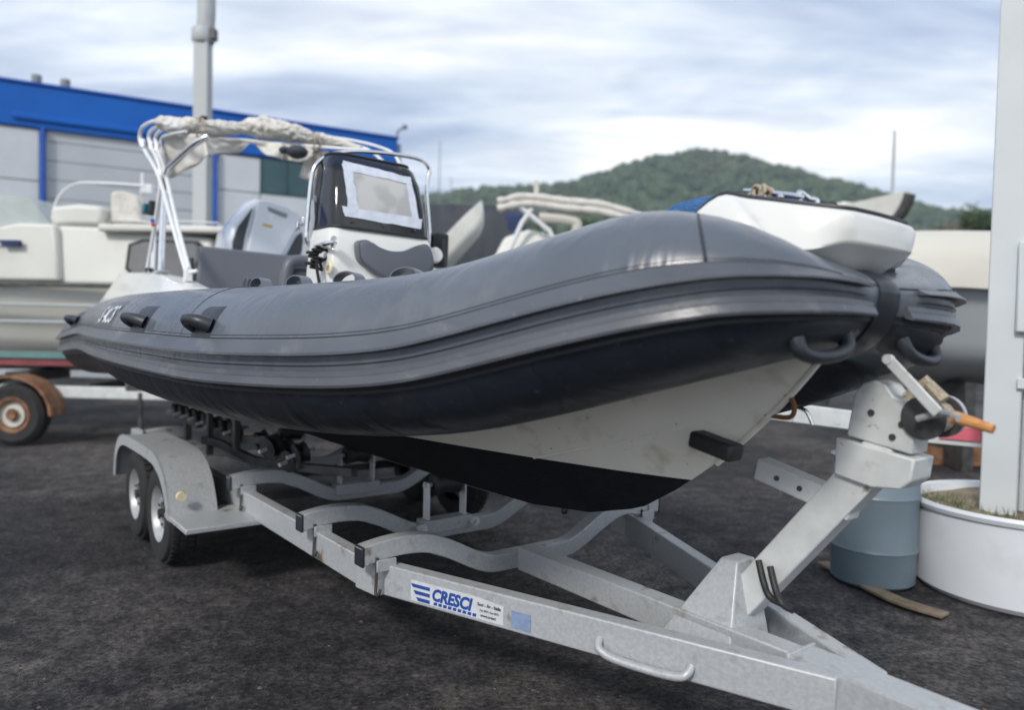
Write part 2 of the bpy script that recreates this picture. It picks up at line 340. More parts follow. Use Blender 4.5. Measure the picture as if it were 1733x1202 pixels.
ico = bmesh.new(); bmesh.ops.create_icosphere(ico, subdivisions=1, radius=1); iv = [v.co.copy() for v in ico.verts]; jf = [tuple(v.index for v in f.verts) for f in ico.faces]; ico.free()
b = B()
for i in range(7500):
    y = rnd.uniform(330, 610); x = rnd.uniform(-80, 480)
    if x > .72*y+60: continue
    r = 1.8+3.4*rnd.random()**2; z = hz(x, y)
    b.add([Vector((x+v.x*r*rnd.uniform(.8, 1.1), y+v.y*r, z+v.z*r*rnd.uniform(.6, 1.0)+r*.3)) for v in iv], jf)
f_ = b.build('forest', 'hill', kind='stuff', smooth=None, fix=False); f_['label'] = 'dense dark green forest covering the distant hill'; f_['category'] = 'forest'

# trees
def tree(x, y, h, wd, leaf, label, group, seed, cat='tree', name='broadleaf_tree', low=.12):
    r = random.Random(seed); t = thing(name, label, cat, (x, y, -.02), 0, group)
    tr = B(); tr.tube(smoothpath([(0, 0, 0), (.1*wd*r.uniform(-1, 1), 0, h*.3), (.08*wd*r.uniform(-1, 1), .05*wd, h*.75)], 5), [h*.022*(1-.6*i/10) for i in range(11)], 8)
    cl = []
    for i in range(16):
        a = r.random()*6.28; q = math.sqrt(r.random()); z = h*(low+(1-low)*r.random()**.8); wz = math.sin(min(1, (z/h-low+.15)/(1.15-low))*math.pi)**.6
        c = Vector((math.cos(a)*q*wd*.5*wz, math.sin(a)*q*wd*.5*wz, z*.93)); cl.append((c, wd*r.uniform(.13, .24)))
        if i < 7: tr.tube([(0, 0, h*.25), (c.x*.5, c.y*.5, (h*.3+c.z)/2), tuple(c)], [h*.009, h*.006, h*.003], 5)
    tr.build('trunk', 'bark', t); lf = B()
    for c, rr in cl:
        for i in range(230):
            v = Vector((r.gauss(0, 1), r.gauss(0, 1), r.gauss(0, .8))); v.normalize(); p = c+v*rr*r.uniform(.5, 1.08)
            s_ = r.uniform(.10, .2)*(h/9)**.5; u1 = Vector((r.gauss(0, 1), r.gauss(0, 1), r.gauss(0, 1))).normalized(); u2 = u1.cross(v).normalized()
            lf.add([p+u1*s_, p+u2*s_*.6, p-u1*s_, p-u2*s_*.6], [(0, 1, 2, 3)])
    lf.build('crown', leaf, t, smooth=None, fix=False)
G1 = 'trees in a row beyond the yard'
tl = [(-6.5, 74, 12.2, 9, 'leafdark', 'dark green tree seen just right of the boat windscreen, far behind'),
      (.5, 72, 12.8, 9, 'leafdark', 'dark green round tree behind the tarpaulin covered boat'),
      (8, 76, 12.5, 9, 'leafdark', 'dark tree behind the white boat with a rolled sun top'),
      (6, 52, 5.2, 8, 'leafolive', 'low olive green bush showing under the sun top of the white boat'),
      (12.5, 54, 6.2, 9, 'leafolive', 'wide olive bush to the right of the white sun top boat'),
      (17, 60, 8.2, 9, 'leafdark', 'dark leafy tree behind the grey inflatable, left of the blue towel'),
      (19.5, 56, 7.6, 7, 'leafolive', 'yellowish bushy tree above the blue towel'),
      (27, 58, 9.0, 8, 'leafolive', 'olive tree just left of the pointed white bow in the distance'),
      (30.5, 55, 9.0, 6, 'leafbrown', 'brownish tree behind the cleat of the inflatable'),
      (28.5, 50, 8.6, 4.5, 'leafbrown', 'brown bare-leaved tree just right of the white bow step'),
      (32.3, 54, 10.8, 5, 'leafdark', 'dark green tree with low crown left of the tall post'),
      (35.5, 54, 11.2, 5.5, 'leafdark', 'rounded green tree between the cream cover and the tall post'),
      (39.5, 54, 13.2, 6.5, 'leafdark', 'tallest green tree, nearest the tall grey post')]
for i, (x, y, h, wd, lf, lab) in enumerate(tl): tree(x, y, h, wd, lf, lab, G1, 100+i, 'bush' if 'bush ' in lab or 'bush show' in lab else 'tree', 'bush' if 'olive green bush' in lab or 'olive bush' in lab else 'broadleaf_tree')

# ================================================================ WAREHOUSE (own frame: x along the wall, y depth)
wh = thing('warehouse', 'long grey warehouse with a deep blue fascia and blue downpipes', 'building', (-7.4, 18, 0), math.atan2(.5, .866))
W_ = lambda *a, **k: B().box(*a).build(*k['n'], wh, bevel=k.get('bv', 0))
def wbox(x0, x1, y0, y1, z0, z1, name, m, bv=.01, par=None):
    return B().box(((x0+x1)/2, (y0+y1)/2, (z0+z1)/2), (x1-x0, y1-y0, z1-z0)).build(name, m, par or wh, bevel=bv)
wbox(-22, 4.82, .12, 14, 0, 6.2, 'wall', 'wall')
for x0, x1 in ((.46, 1.42), (1.42, 2.72), (2.72, 4.78)):
    for z0, z1 in ((0, 1.15), (1.17, 2.33), (2.35, 3.5), (3.52, 4.6)): wbox(x0+.01, x1-.01, .0, .12, z0, z1, 'wall_panel', 'wall')
wbox(.47, 1.41, .0, .12, 4.62, 5.44, 'wall_panel', 'wall'); wbox(2.73, 4.77, .0, .12, 4.62, 5.44, 'wall_panel', 'wall')
for i in range(5): wbox(-4.6-.0, -3.14, .0, .12, 1.1*i, 1.1*i+1.08, 'wall_panel', 'wall')
for i in range(14): wbox(-3.0, .3, .03, .10, .405*i, .405*i+.395, 'door_slat', 'door_wall', .015)
for i in range(5): wbox(-9.0, -4.7, .0, .12, 1.1*i, 1.1*i+1.08, 'wall_panel', 'wall')
wbox(-22, 4.9, -.06, .3, 5.50, 6.39, 'fascia', 'blue_fascia', .02)
wbox(-3.6, .42, -.12, -.06, 5.64, 5.76, 'fascia_trim', 'blue_fascia', .02)
wbox(-22, 4.92, -.10, .5, 6.39, 6.45, 'coping', 'blue_trim', .01)
for x in (-3.07, .38): 
    b = B(); b.tube([(x, -.08, 0), (x, -.08, 5.5)], .055, 10); b.build('downpipe', 'blue_trim', wh)
wbox(4.8, 5.02, -.02, .3, 0, 6.28, 'corner_pillar', 'roofgrey')
wf = wbox(1.42, 2.72, .01, .05, 4.60, 5.52, 'window', 'frame_teal', .006)
for x0, x1 in ((1.46, 2.04), (2.09, 2.68)):
    wbox(x0, x1, -.005, .01, 4.65, 5.46, 'pane', 'glass', 0, wf)
for x in (-3.2, -2.66):
    b = B(); b.lathe((x, .6, 6.45), [(.001, .32), (.1, .32), (.1, .16), (.06, .15), (.06, 0), (.001, 0)], 14); b.build('roof_vent', 'roofgrey', wh)
b = B(); b.tube([(4.95, .1, 6.4), (4.95, .1, 6.62), (5.05, -.1, 6.72)], .03, 8); b.ball((5.07, -.13, 6.72), .07); b.build('corner_lamp', 'roofgrey', wh)

# ================================================================ LAMP POST on the left
lp = thing('lamp_post', 'tall pale grey post with a dark clamp near the top, between warehouse and inflatable', 'post', (-4.86, 12, 0))
b = B(); b.sweep([(0, 0, 0), (0, 0, 6.0)], [(-.11, -.11), (.11, -.11), (.11, .11), (-.11, .11)], (0, 1, 0)); b.build('shaft', 'pole', lp, bevel=.012)
b = B(); b.tube(smoothpath([(.03, 0, 5.95), (.05, 0, 6.3), (.02, 0, 6.6), (-.16, 0, 6.9), (-.5, 0, 7.1), (-1.2, 0, 7.15)], 6), .135, 14); b.build('curved_arm', 'pole', lp)
b = B(); b.lathe((.0, 0, 5.78), [(.15, 0), (.17, .03), (.17, .2), (.15, .23)], 18); b.build('collar', 'pole', lp)
b = B(); b.box((.17, -.04, 5.9), (.1, .14, .17)); b.build('clamp', 'blue_trim' if False else 'galv_dark', lp, bevel=.01)
b = B(); b.box((0, 0, .01), (.4, .4, .02)); b.build('base_plate', 'pole', lp)

# ================================================================ RIGHT POST IN TUB, DRUM
pt = thing('square_post', 'tall pale square steel post standing in the round white tub', 'post', (2.89, 4.5, 0), R(-37))
b = B(); b.box((0, 0, 2.4), (.185, .17, 4.3)); b.build('shaft', 'post', pt, bevel=.008)
b = B(); b.box((.10, -.105, 1.79), (.10, .05, .52)); b.build('junction_box', 'post', pt, bevel=.012)
b = B(); b.box((.11, -.095, 1.24), (.08, .03, .06)); b.build('bracket', 'post', pt, bevel=.004)
b = B(); b.tube([(.112, -.02, .5), (.112, -.02, 4.4)], .016, 8); b.build('conduit', 'pole', pt)
tb = thing('planter_tub', 'large round white plastic tub filled with soil and weeds at the right edge', 'planter', (3.093, 4.55, 0))
b = B(); b.lathe((0, 0, 0), [(.001, .0), (.565, 0), (.592, .03), (.605, .25), (.612, .48), (.628, .485), (.638, .51), (.628, .53), (.60, .525), (.59, .45), (.001, .45)], 56); b.build('tub', 'tub', tb)
b = B(); rr = []
for i in range(9): rr.append([Vector((.592*i/8*math.cos(a*math.pi/18)+1e-4, .592*i/8*math.sin(a*math.pi/18), .465+.03*noise.noise((i*.7, a*.4, 4))+.01)) for a in range(36)])
b.rings(rr, cap=False); b.build('soil', 'soil', tb)
b = B()
for i in range(420):
    a = rnd.uniform(2.2, 4.6); q = rnd.uniform(.25, .6); x, y = q*math.cos(a), q*math.sin(a); h = rnd.uniform(.02, .07); d = rnd.random()*6.3
    b.add([(x, y, .46), (x+.008, y+.005, .46), (x+.03*math.cos(d), y+.03*math.sin(d), .47+h)], [(0, 1, 2)])
b.build('weeds', 'weed', tb, smooth=None, fix=False, kind='stuff')
dr = thing('plastic_drum', 'blue-grey plastic drum standing beside the round white tub', 'drum', (2.235, 4.66, 0))
b = B(); b.lathe((0, 0, 0), [(.001, .0), (.215, 0), (.238, .02), (.243, .2), (.252, .22), (.243, .24), (.246, .52), (.254, .54), (.246, .56), (.24, .72), (.225, .75), (.001, .75)], 40); b.build('barrel', 'drum', dr)
b = B(); b.lathe((0, 0, .715), [(.22, .035), (.255, .03), (.258, .05), (.22, .055)], 40); b.build('lid_ring', 'drum', dr)
b = B(); b.lathe((-.09, .05, .75), [(.035, 0), (.035, .03), (.001, .03)], 14); b.build('bung', 'drum', dr)
# pale strip on the ground in front of drum and tub
pth = smoothpath([(2.050,4.924,0.010), (2.107,4.581,0.010), (2.184,4.237,0.010), (2.330,4.027,0.010)], 6)
b = B(); b.sweep(pth, [(-.05, 0), (.05, 0), (.05, .018), (-.05, .018)]); tag(b.build('wooden_batten', 'soil', bevel=.004), 'pale muddy batten lying on the asphalt in front of the drum', 'batten')

# neighbouring trailer seen behind winch post
nb = thing('neighbour_trailer', 'pale trailer cross beam with red reflector strips behind the winch post', 'trailer', (2.4, 4.9, 0))
o_ = Vector((2.4, 4.9, 0))
b = B(); b.bar(Vector((1.35, 4.9, 1.04))-o_, Vector((2.66, 4.9, .90))-o_, .06, .12); b.build('cross_beam', 'galv_pale', nb, bevel=.006)
b = B(); b.bar(Vector((2.60, 4.88, .895))-o_, Vector((3.9, 4.88, .80))-o_, .05, .14); b.build('light_board', 'galv_pale', nb, bevel=.006)
for x0, x1 in ((2.72, 3.12), (3.42, 3.8)):
    z = lambda x: .895-(x-2.6)*.073; b = B(); b.bar(Vector((x0, 4.845, z(x0)+.01))-o_, Vector((x1, 4.845, z(x1)+.01))-o_, .012, .085); b.build('reflector', 'redwhite', nb, bevel=.003)
for x in (3.7,): b = B(); b.bar((x-2.4, .05, 0), (x-2.4, .05, .85), .08, .08, (0, 1, 0)); b.build('leg', 'galv_pale', nb, bevel=.006)
b = B(); b.bar((.2, .2, .42), (1.5, .25, .40), .1, .1); b.build('axle', 'galv_dark', nb)
for x in (1.5,):
    b = B(); b.lathe((x, .25, .31), [(.19, -.09), (.28, -.09), (.31, -.06), (.31, .06), (.28, .09), (.19, .09)], 28, 'X'); w_ = b.build('wheel', 'tyre', nb)
    b = B(); b.lathe((x, .25, .31), [(.001, -.04), (.10, -.05), (.19, -.08), (.19, .08), (.001, .05)], 24, 'X'); b.build('rim', 'rim', w_)

# ================================================================ OTHER BOATS
def hull(bb, L_, bm_, zk, zs, sheer, fine=2.2, n=22, rake=.6, flare=.72, tr=.92):
    """hull along +x (bow), rings from keel to gunwale; returns gunwale points"""
    rs = []
    for i in range(n+1):
        t = i/n; hb = bm_/2*(tr+(1-tr)*min(1, t*3))*(1-max(0, (t-.45)/.55)**fine*.995)
        zkk = zk+(zs-zk)*.85*max(0, (t-.72)/.28)**2.2; zg = zs+sheer*t*t; x = L_*t*1.0
        ring = []
        for j in range(9):
            s_ = j/8; yy = hb*(flare*min(1, s_/.35)+(1-flare)*s_) if s_ < .35 else hb*(flare+(1-flare)*((s_-.35)/.65)); zz = zkk+(zg-zkk)*(s_**1.15); ring.append((x+rake*max(0, t-.6)*s_, yy, zz))
        full = [Vector((x_, -y_, z_)) for x_, y_, z_ in reversed(ring)]+[Vector(q) for q in ring[1:]]; rs.append(full)
    bb.rings(rs, closed=False); k = len(rs[0]); o = len(bb.v)-len(rs)*k; bb.f.append(tuple(o+j for j in range(k)))
    return rs
# left: big cabin cruiser broadside (bow to the left, off frame)
lb = thing('cabin_cruiser', 'large off-white cabin cruiser on a rusty trailer, at the left behind the inflatable', 'boat', (-3.98, 10.3, 0), math.pi)
b = B(); rs = hull(b, 8.2, 2.5, .80, 1.86, .2, n=26); b.build('hull', 'boat_white', lb)
for z0, z1, mm in ((1.02, 1.10, 'boat_teal'), (.93, .995, 'boat_red')):
    b = B(); b.rings([[Vector((-.01+8.1*i/20*.93, 1.262*(.93+.07*min(1, i/7))-(.03 if z0 < 1 else 0)-.9*max(0, (i-11)/9)**2.2, z)) for z in (z0, z1)] for i in range(21)], closed=False, cap=False); b.build('hull_stripe', mm, lb, smooth=60)
b = B(); b.bar((-.05, 1.29, 1.885), (4.8, 1.30, 1.885), .06, .05); b.build('rubbing_rail', 'galv_dark', lb, bevel=.01)
for z in (1.45, 1.65):
    b = B(); b.bar((.0, 1.258, z), (4.6, 1.262, z), .05, .035); b.build('hull_ridge', 'boat_grey', lb, bevel=.01)
b = B(); b.prism([(-.35, 1.12, 1.9), (-.35, 1.02, 2.50), (.5, 1.0, 2.60), (1.5, 1.0, 2.62), (1.95, 1.02, 2.45), (2.6, 1.08, 1.9)], (0, -2.1, 0)); b.build('cabin', 'boat_white', lb, bevel=.05)
b = B(); b.box((.12, 0, 2.585), (1.7, 2.3, .09)); b.build('cabin_roof', 'boat_white', lb, bevel=.03)
wp = [(-.28, 2.02), (-.30, 2.36), (-.2, 2.45), (.45, 2.46), (.62, 2.40), (.66, 2.1), (.56, 2.0), (-.18, 1.98)]
b = B(); b.prism([(x, 1.105, z) for x, z in wp], (0, -.06, 0)); wd_ = b.build('window', 'black_rubber', lb)
b = B(); b.prism([((x-.18)*.91+.18, 1.115, (z-2.22)*.86+2.22) for x, z in wp], (0, -.03, 0)); b.build('pane', 'boat_window', wd_)
b = B(); b.prism([(1.55, 1.0, 2.55), (1.9, .95, 2.95), (2.6, .9, 3.02), (3.15, .95, 2.7), (3.3, 1.0, 2.35)], (0, -1.9, 0)); b.build('windscreen', 'clear', lb)
b = B(); b.prism([(1.95, 1.10, 2.62), (2.5, 1.14, 2.5), (3.3, 1.12, 2.15), (4.2, 1.05, 1.93), (1.4, 1.18, 1.93), (1.5, 1.12, 2.62)], (0, -2.2, 0)); b.build('foredeck', 'boat_white', lb, bevel=.04)
b = B(); b.tube(smoothpath([(.35, .9, 2.62), (.38, .9, 2.68), (.9, .9, 2.70), (1.0, .9, 2.62)], 4), .010, 8); b.build('roof_rail', 'rim', lb)
b = B(); b.tube(smoothpath([(-.35, 1.0, 2.6), (-.4, 1.0, 2.68), (.3, 1.0, 2.69), (.45, 1.0, 2.62)], 4), .010, 8); b.build('roof_rail', 'rim', lb)
b = B(); b.tube(smoothpath([(1.62, .95, 2.7), (1.55, .95, 2.95), (1.35, .95, 3.12), (1.0, .95, 3.14), (.5, .95, 3.12)], 5), .016, 8); b.build('arch_rail', 'white_tube', lb)
b = B(); b.prism([(1.0, 1.0, 2.62), (1.62, 1.0, 2.62), (1.62, 1.0, 2.84), (1.3, 1.0, 2.88), (1.0, 1.0, 2.86)], (0, -.5, 0)); b.build('helm_seat', 'boat_white', lb, bevel=.05)
b = B(); b.prism([(.55, .9, 2.66), (.95, .9, 2.66), (.95, .9, 3.05), (.8, .9, 3.08), (.62, .9, 3.0)], (0, -.4, 0)); b.build('seat_cover', 'canvas', lb, bevel=.04)
b = B(); b.tube([(.62, .8, 2.66), (.6, .8, 3.3)], .02, 8); b.box((.53, .8, 3.1), (.12, .1, .12)); b.build('mast_light', 'white_tube', lb)
b = B(); b.box((1.95, 1.2, 2.37), (.22, .05, .07)); b.tube([(2.05, 1.2, 2.39), (2.3, 1.2, 2.38)], .015); b.build('mooring_cleat', 'cover_navy', lb, bevel=.01)
b = B(); b.bar((3.3, 1.12, 2.4), (3.55, 1.12, 2.25), .06, .08); b.build('red_fitting', 'red', lb, bevel=.01)
b = B(); b.tube(smoothpath([(2.75, 1.14, 2.55), (2.76, 1.16, 2.3), (2.62, 1.18, 2.1)], 4), .015, 6); b.build('fender_line', 'rope', lb)
ct = thing('boat_trailer', 'rusty trailer with a big tyre carrying the off-white cabin cruiser', 'trailer', (-4.1, 9.0, 0))
b = B(); b.lathe((-1.7, 0, .36), [(.2, -.1), (.31, -.11), (.36, -.07), (.36, .07), (.31, .11), (.2, .1)], 36, 'Y'); w_ = b.build('wheel', 'tyre', ct)
b = B(); b.lathe((-1.7, -.02, .36), [(.001, -.09), (.05, -.10), (.07, -.04), (.15, -.03), (.17, -.08), (.21, -.09), (.21, .05)], 30, 'Y'); b.build('rim', 'rust', w_)
b = B(); b.lathe((-1.7, -.10, .36), [(.075, 0), (.075, .03), (.145, .035), (.145, 0)], 24, 'Y'); b.build('hub', 'cover_cream', w_)
b = B(); rs = []
for i in range(13):
    a = math.pi*i/12; rs.append([Vector((-1.7+(.46+e)*math.cos(a), yy, .36+(.46+e)*math.sin(a)*.95)) for e, yy in ((0, -.16), (.03, -.16), (.03, .14), (0, .14))])
b.rings(rs); b.build('mudguard', 'rust', ct)
b = B(); b.bar((-3.8, .2, .62), (1.9, .25, .60), .08, .14); b.build('side_rail', 'galv_pale', ct, bevel=.008)
b = B(); b.bar((-3.8, 1.6, .62), (1.9, 1.6, .60), .08, .14); b.build('side_rail', 'galv_pale', ct, bevel=.008)
for x in (-2.8, -1.0, .6, 1.6): b = B(); b.bar((x, .2, .66), (x, 1.6, .66), .07, .1); b.build('cross_beam', 'galv_dark', ct, bevel=.008)
for x in (-2.0, -.3, 1.2): b = B(); b.box((x, .9, .76), (.3, .9, .12)); b.build('support_pad', 'galv_dark', ct, bevel=.01)
b = B(); b.bar((.2, .3, .5), (3.4, .6, .30), .09, .12); b.build('drawbar', 'galv', ct, bevel=.008)
b = B(); b.tube([(-.35, .2, .62), (-.35, .2, .0)], .03, 8); b.tube([(1.5, .2, .6), (1.5, .2, 0)], .03, 8); b.build('prop_stand', 'galv_dark', ct)
# right: cream covered boat
rb = thing('covered_boat', 'big grey boat under a cream canvas cover, behind the tall square post', 'boat', (9.9, 8.9, 0), math.pi-.02)
b = B(); hull(b, 6.6, 2.4, .95, 1.95, .12, fine=5.5, rake=.4); b.build('hull', 'boat_grey', rb)
b = B(); rs = []
for i in range(25):
    t = i/24; x = 6.75*t; hb = 1.28*(1-max(0, (t-.5)/.5)**5.5*.99); zt = 2.56+.10*math.sin(t*3.1)-.12*max(0, (t-.78)/.22)**1.6
    rs.append([Vector((x, hb*math.cos(a)*(1+.015*noise.noise((i*.6, j*.7, 0))), 1.92+.12*t*t+(zt-1.92)*math.sin(a)**.55+(.02*noise.noise((i*.5, j*.9, 5))))) for j, a in enumerate([math.pi*q/16 for q in range(17)])])
b.rings(rs, closed=False); b.build('cover', 'cover_cream', rb, smooth=60)
b = B(); b.bar((.1, 1.24, 1.93), (4.2, 1.24, 1.98), .07, .06); b.build('rubbing_rail', 'galv_dark', rb, bevel=.01)
b = B(); b.bar((.2, 1.2, 1.70), (4.0, 1.21, 1.72), .06, .05); b.build('spray_rail', 'boat_white', rb, bevel=.01)
for x in (1.0, 3.0, 4.8):
    b = B(); b.box((x, 0, .5), (.12, 1.0, 1.0)); b.build('cradle', 'galv_dark', rb)
b = B(); b.box((2.8, 0, .10), (5.0, .2, .2)); b.build('keel_block', 'rust', rb)
# far right: boat with pointed bow and mast
fb = thing('bowrider', 'distant white boat with a pointed bow, dark rubber tip and thin mast', 'boat', (4.2, 16.0, 1.55), R(-64))
b = B(); hull(b, 4.1, 2.0, .3, 1.72, .5, fine=1.6, rake=.8); b.build('hull', 'boat_white', fb)
b = B(); b.tube(smoothpath([(4.42, 0, 2.16), (4.33, 0, 1.95), (4.12, 0, 1.7), (3.9, 0, 1.5)], 4), .09, 10); b.build('stem_guard', 'galv_dark', fb)
b = B(); b.prism([(.5, -.7, 1.7), (3.4, -.25, 1.95), (3.4, .25, 1.95), (.5, .7, 1.7)], (0, 0, .22)); b.build('foredeck', 'boat_white', fb, bevel=.05)
b = B(); b.tube([(4.1, 0, 1.9), (4.1, 0, 3.2)], [.03, .018], 8); b.build('mast', 'pole', fb)
st = thing('boat_cradle', 'dark steel cradle holding up the distant white pointed bow', 'cradle', (5.3, 13.8, 0), R(-64))
for x in (-1.6, 1.0):
    for y in (-.7, .7): b = B(); b.bar((x, y, 0), (x, y*.5, 2.02), .09, .09, (0, 1, 0)); b.build('leg', 'galv_dark', st)
b = B(); b.bar((-1.7, 0, 1.95), (1.1, 0, 1.95), .1, .1); b.build('beam', 'galv_dark', st)
# boats in the middle distance
m1 = thing('tarpaulin_boat', 'boat wrapped in a dark blue-black tarpaulin behind the windscreen', 'boat', (-2.0, 15, 0))
b = B(); rs = []
for i in range(22):
    t = i/21; x = 2.05*t; rs.append([Vector((x+.0, -1.0*(1 if k_ == 0 else 1)*c_[0]+.06*noise.noise((i*.9, c_[1]*3, 2)), c_[1]+.05*noise.noise((i*.5, c_[0], 7)))) for k_, c_ in enumerate([(1, 1.9), (1.02, 2.6), (1.0, 3.4), (.9, 3.72), (.4, 3.82), (-.4, 3.84), (-.9, 3.74), (-1, 3.3), (-1, 1.9)])])
b.rings(rs); b.build('tarpaulin', 'cover_dark', m1, smooth=60)
b = B(); b.box((1.0, 0, 1.2), (1.9, 1.4, 1.5)); b.build('hull', 'galv_dark', m1, bevel=.2)
b = B(); b.box((1.0, 0, .25), (1.8, 1.2, .5)); b.build('stand', 'galv_dark', m1, bevel=.02)
b = B(); b.box((2.0, -.9, 3.4), (.4, .2, .38)); b.build('blue_bag', 'cover_navy', m1, bevel=.08)
m2 = thing('white_dinghy', 'small white dinghy with raised bow, just right of the console', 'boat', (-1.15, 9.9, 1.85), 0)
m2.rotation_euler = (R(-12), R(-50), R(8)); m2.scale = (.6, .6, .6)
b = B(); hull(b, 2.35, 1.0, -.02, .42, .05, fine=2.2, rake=.2); b.build('hull', 'boat_white', m2)
b = B(); b.bar((.1, -.49, .43), (1.3, -.51, .44), .05, .05); b.build('rubbing_rail', 'boat_teal', m2)
b = B(); b.box((.9, 0, .40), (1.4, .8, .04)); b.build('deck', 'boat_white', m2)
sd2 = thing('dinghy_stand', 'dark stand propping up the small white dinghy', 'stand', (-.75, 9.9, 0))
b = B(); b.bar((.15, 0, 0), (.12, 0, 2.1), .16, .12, (0, 1, 0)); b.bar((-.4, 0, 0), (-.4, 0, 1.5), .12, .12, (0, 1, 0)); b.build('props', 'galv_dark', sd2)
m3 = thing('sun_top_boat', 'white motorboat with a rolled grey sun top on a frame, middle distance', 'boat', (-.25, 12, 0))
b = B(); hull(b, 3.4, 2.0, 1.0, 2.35, .2, fine=2.4, rake=.5); b.build('hull', 'boat_white', m3)
b = B(); b.prism([(-.1, -.8, 2.4), (.1, -.7, 2.82), (.45, -.66, 2.95), (.85, -.66, 2.86), (1.2, -.8, 2.5), (1.3, -.8, 2.4)], (0, 1.5, 0)); b.build('console', 'boat_white', m3, bevel=.08)
b = B()
for i in range(2):
    b.tube(smoothpath([(.0, -.9, 3.30-.10*i), (.4, -.92, 3.38-.1*i), (1.0, -.95, 3.32-.1*i), (1.5, -.95, 3.28-.1*i), (2.05, -.9, 3.14-.1*i)], 5), [.055+.03*noise.noise((q*.8, i, 0)) for q in range(21)], 10)
b.build('rolled_sun_top', 'canvas', m3)
for pts in ([(.55, -.9, 3.3), (.35, -.9, 3.0), (.1, -.9, 2.4)], [(.3, -.9, 3.25), (.75, -.9, 2.9), (.95, -.9, 2.45)], [(1.9, -.9, 3.15), (1.85, -.9, 2.5)], [(2.0, -.9, 3.15), (2.35, -.9, 2.95), (2.6, -.9, 2.6)]):
    b = B(); b.tube(pts, .035, 8); b.build('frame_tube', 'white_tube', m3)
b = B(); b.tube(smoothpath([(.6, -.85, 3.10), (1.05, -.86, 3.06), (1.15, -.86, 2.95), (1.05, -.86, 2.5)], 4), .075, 8); b.build('roll_bar', 'cover_cream', m3)
b = B(); b.box((.55, -.8, 3.48), (.07, .07, .3)); b.build('antenna_base', 'cover_cream', m3)
b = B(); b.box((1.4, 0, .6), (2.2, .8, .9)); b.build('stand', 'galv_dark', m3, bevel=.03)
# wire fence panel
fn = thing('wire_fence', 'pale wire mesh fence panel seen right beside the console', 'fence', (-2.4, 22, 0))
for i in range(14): b = B(); b.tube([(.3+.22*i, 0, 1.2), (.3+.22*i, 0, 4.85)], .012, 4); b.build('vertical_wire', 'mesh_fence', fn)
for z in (1.3, 2.5, 3.7, 4.85): b = B(); b.tube([(.25, 0, z), (3.2, 0, z)], .025, 5); b.build('rail', 'mesh_fence', fn)
for x in (.2, 3.25): b = B(); b.tube([(x, 0, 0), (x, 0, 4.95)], .05, 8); b.build('fence_post', 'mesh_fence', fn)
for x, y, h in ((-3.35, 34, 9.6), (-3.0, 36, 8.4)):
    b = B(); b.tube([(x, y, 0), (x, y, h)], [.06, .02], 6); tag(b.build('mast', 'roofgrey'), 'taller thin grey mast, left one behind the console rail' if h > 9 else 'shorter thin grey mast, right one behind the console rail', 'mast', 'thin masts behind the console')

# ================================================================ THE INFLATABLE BOAT (own frame: x to the bow, y to port, z up)
BM = Matrix(((.6053, .7955, .0274, -2.7066), (-.796, .6052, .0144, 6.9784), (-.0051, -.0305, .9995, 1.2641), (0, 0, 0, 1)))
boat = thing('inflatable_boat', 'big grey rigid inflatable boat with white console, sitting on the galvanised trailer', 'boat', mw=BM)
KX = [0, 1.2, 2.4, 3.5, 4.4, 5.1, 5.8873, 5.9625]; KY = [.9477, .9702, 1.0379, 1.0426, .9635, .7224, .3886, 0.]
KZ = [.0192, .0895, .0921, .0923, .1002, .1600, .3760, .3814]; KR = [.2657, .276, .2799, .278, .2725, .266, .2350, .1787]; LC = .7222
def catm(n):
    K = [Vector(q) for q in zip(KX, KY, KZ, KR)] if False else list(zip(KX, KY, KZ, KR)); T = [0]
    for a, c_ in zip(K, K[1:]): T.append(T[-1]+math.hypot(c_[0]-a[0], c_[1]-a[1]))
    D = []
    for i in range(8):
        a, c_ = max(0, i-1), min(7, i+1); D.append([(K[c_][q]-K[a][q])/(T[c_]-T[a]) for q in range(4)])
    s_ = math.hypot(D[7][0], D[7][1]); D[7] = [s_*.05, -s_, 0, 0]
    o = []
    for k_ in range(n):
        t = T[-1]*k_/(n-1); i = max(j for j in range(7) if T[j] <= t+1e-9); h = T[i+1]-T[i]; u = (t-T[i])/h
        o.append([(1+2*u)*(1-u)**2*K[i][q]+u*(1-u)**2*h*D[i][q]+u*u*(3-2*u)*K[i+1][q]+u*u*(u-1)*h*D[i+1][q] for q in range(4)])
    return o
CEN = []
for k_ in range(16):
    u = -math.cos(math.pi/2*k_/16); CEN.append([u*LC, KY[0], KZ[0], KR[0]*math.sqrt(max(.012, 1-(-u)**1.7))])
CEN += catm(150)
TF = []
for i, c_ in enumerate(CEN):
    a, d = CEN[max(0, i-1)], CEN[min(len(CEN)-1, i+1)]; t = Vector((d[0]-a[0], d[1]-a[1], d[2]-a[2])).normalized()
    if i == len(CEN)-1: t = Vector((0, -1, 0))
    s_ = Vector((0, 0, 1)).cross(t).normalized(); TF.append((t, s_, t.cross(s_)))
def ss(a, b_, x): x = max(0, min(1, (x-a)/(b_-a))); return x*x*(3-2*x)
def tp(i, ang, off=0, side=-1):
    """point on the tube at (fractional) station i and angle (radians, 0 outward, pi/2 up); side -1 starboard"""
    i = max(0, min(len(CEN)-1, i)); i0 = int(i); f = i-i0; i1 = min(len(CEN)-1, i0+1)
    def one(k_):
        c_ = CEN[k_]; t, s_, u = TF[k_]; r = c_[3]+off; ku = .42+.58*ss(.22, .50, c_[1]) if math.sin(ang) > 0 else 1
        return Vector(c_[:3])+s_*(r*math.cos(ang))+u*(r*math.sin(ang)*ku)
    p = one(i0).lerp(one(i1), f)
    return Vector((p.x, p.y*(-side)*-1 if side == 1 else -p.y, p.z))
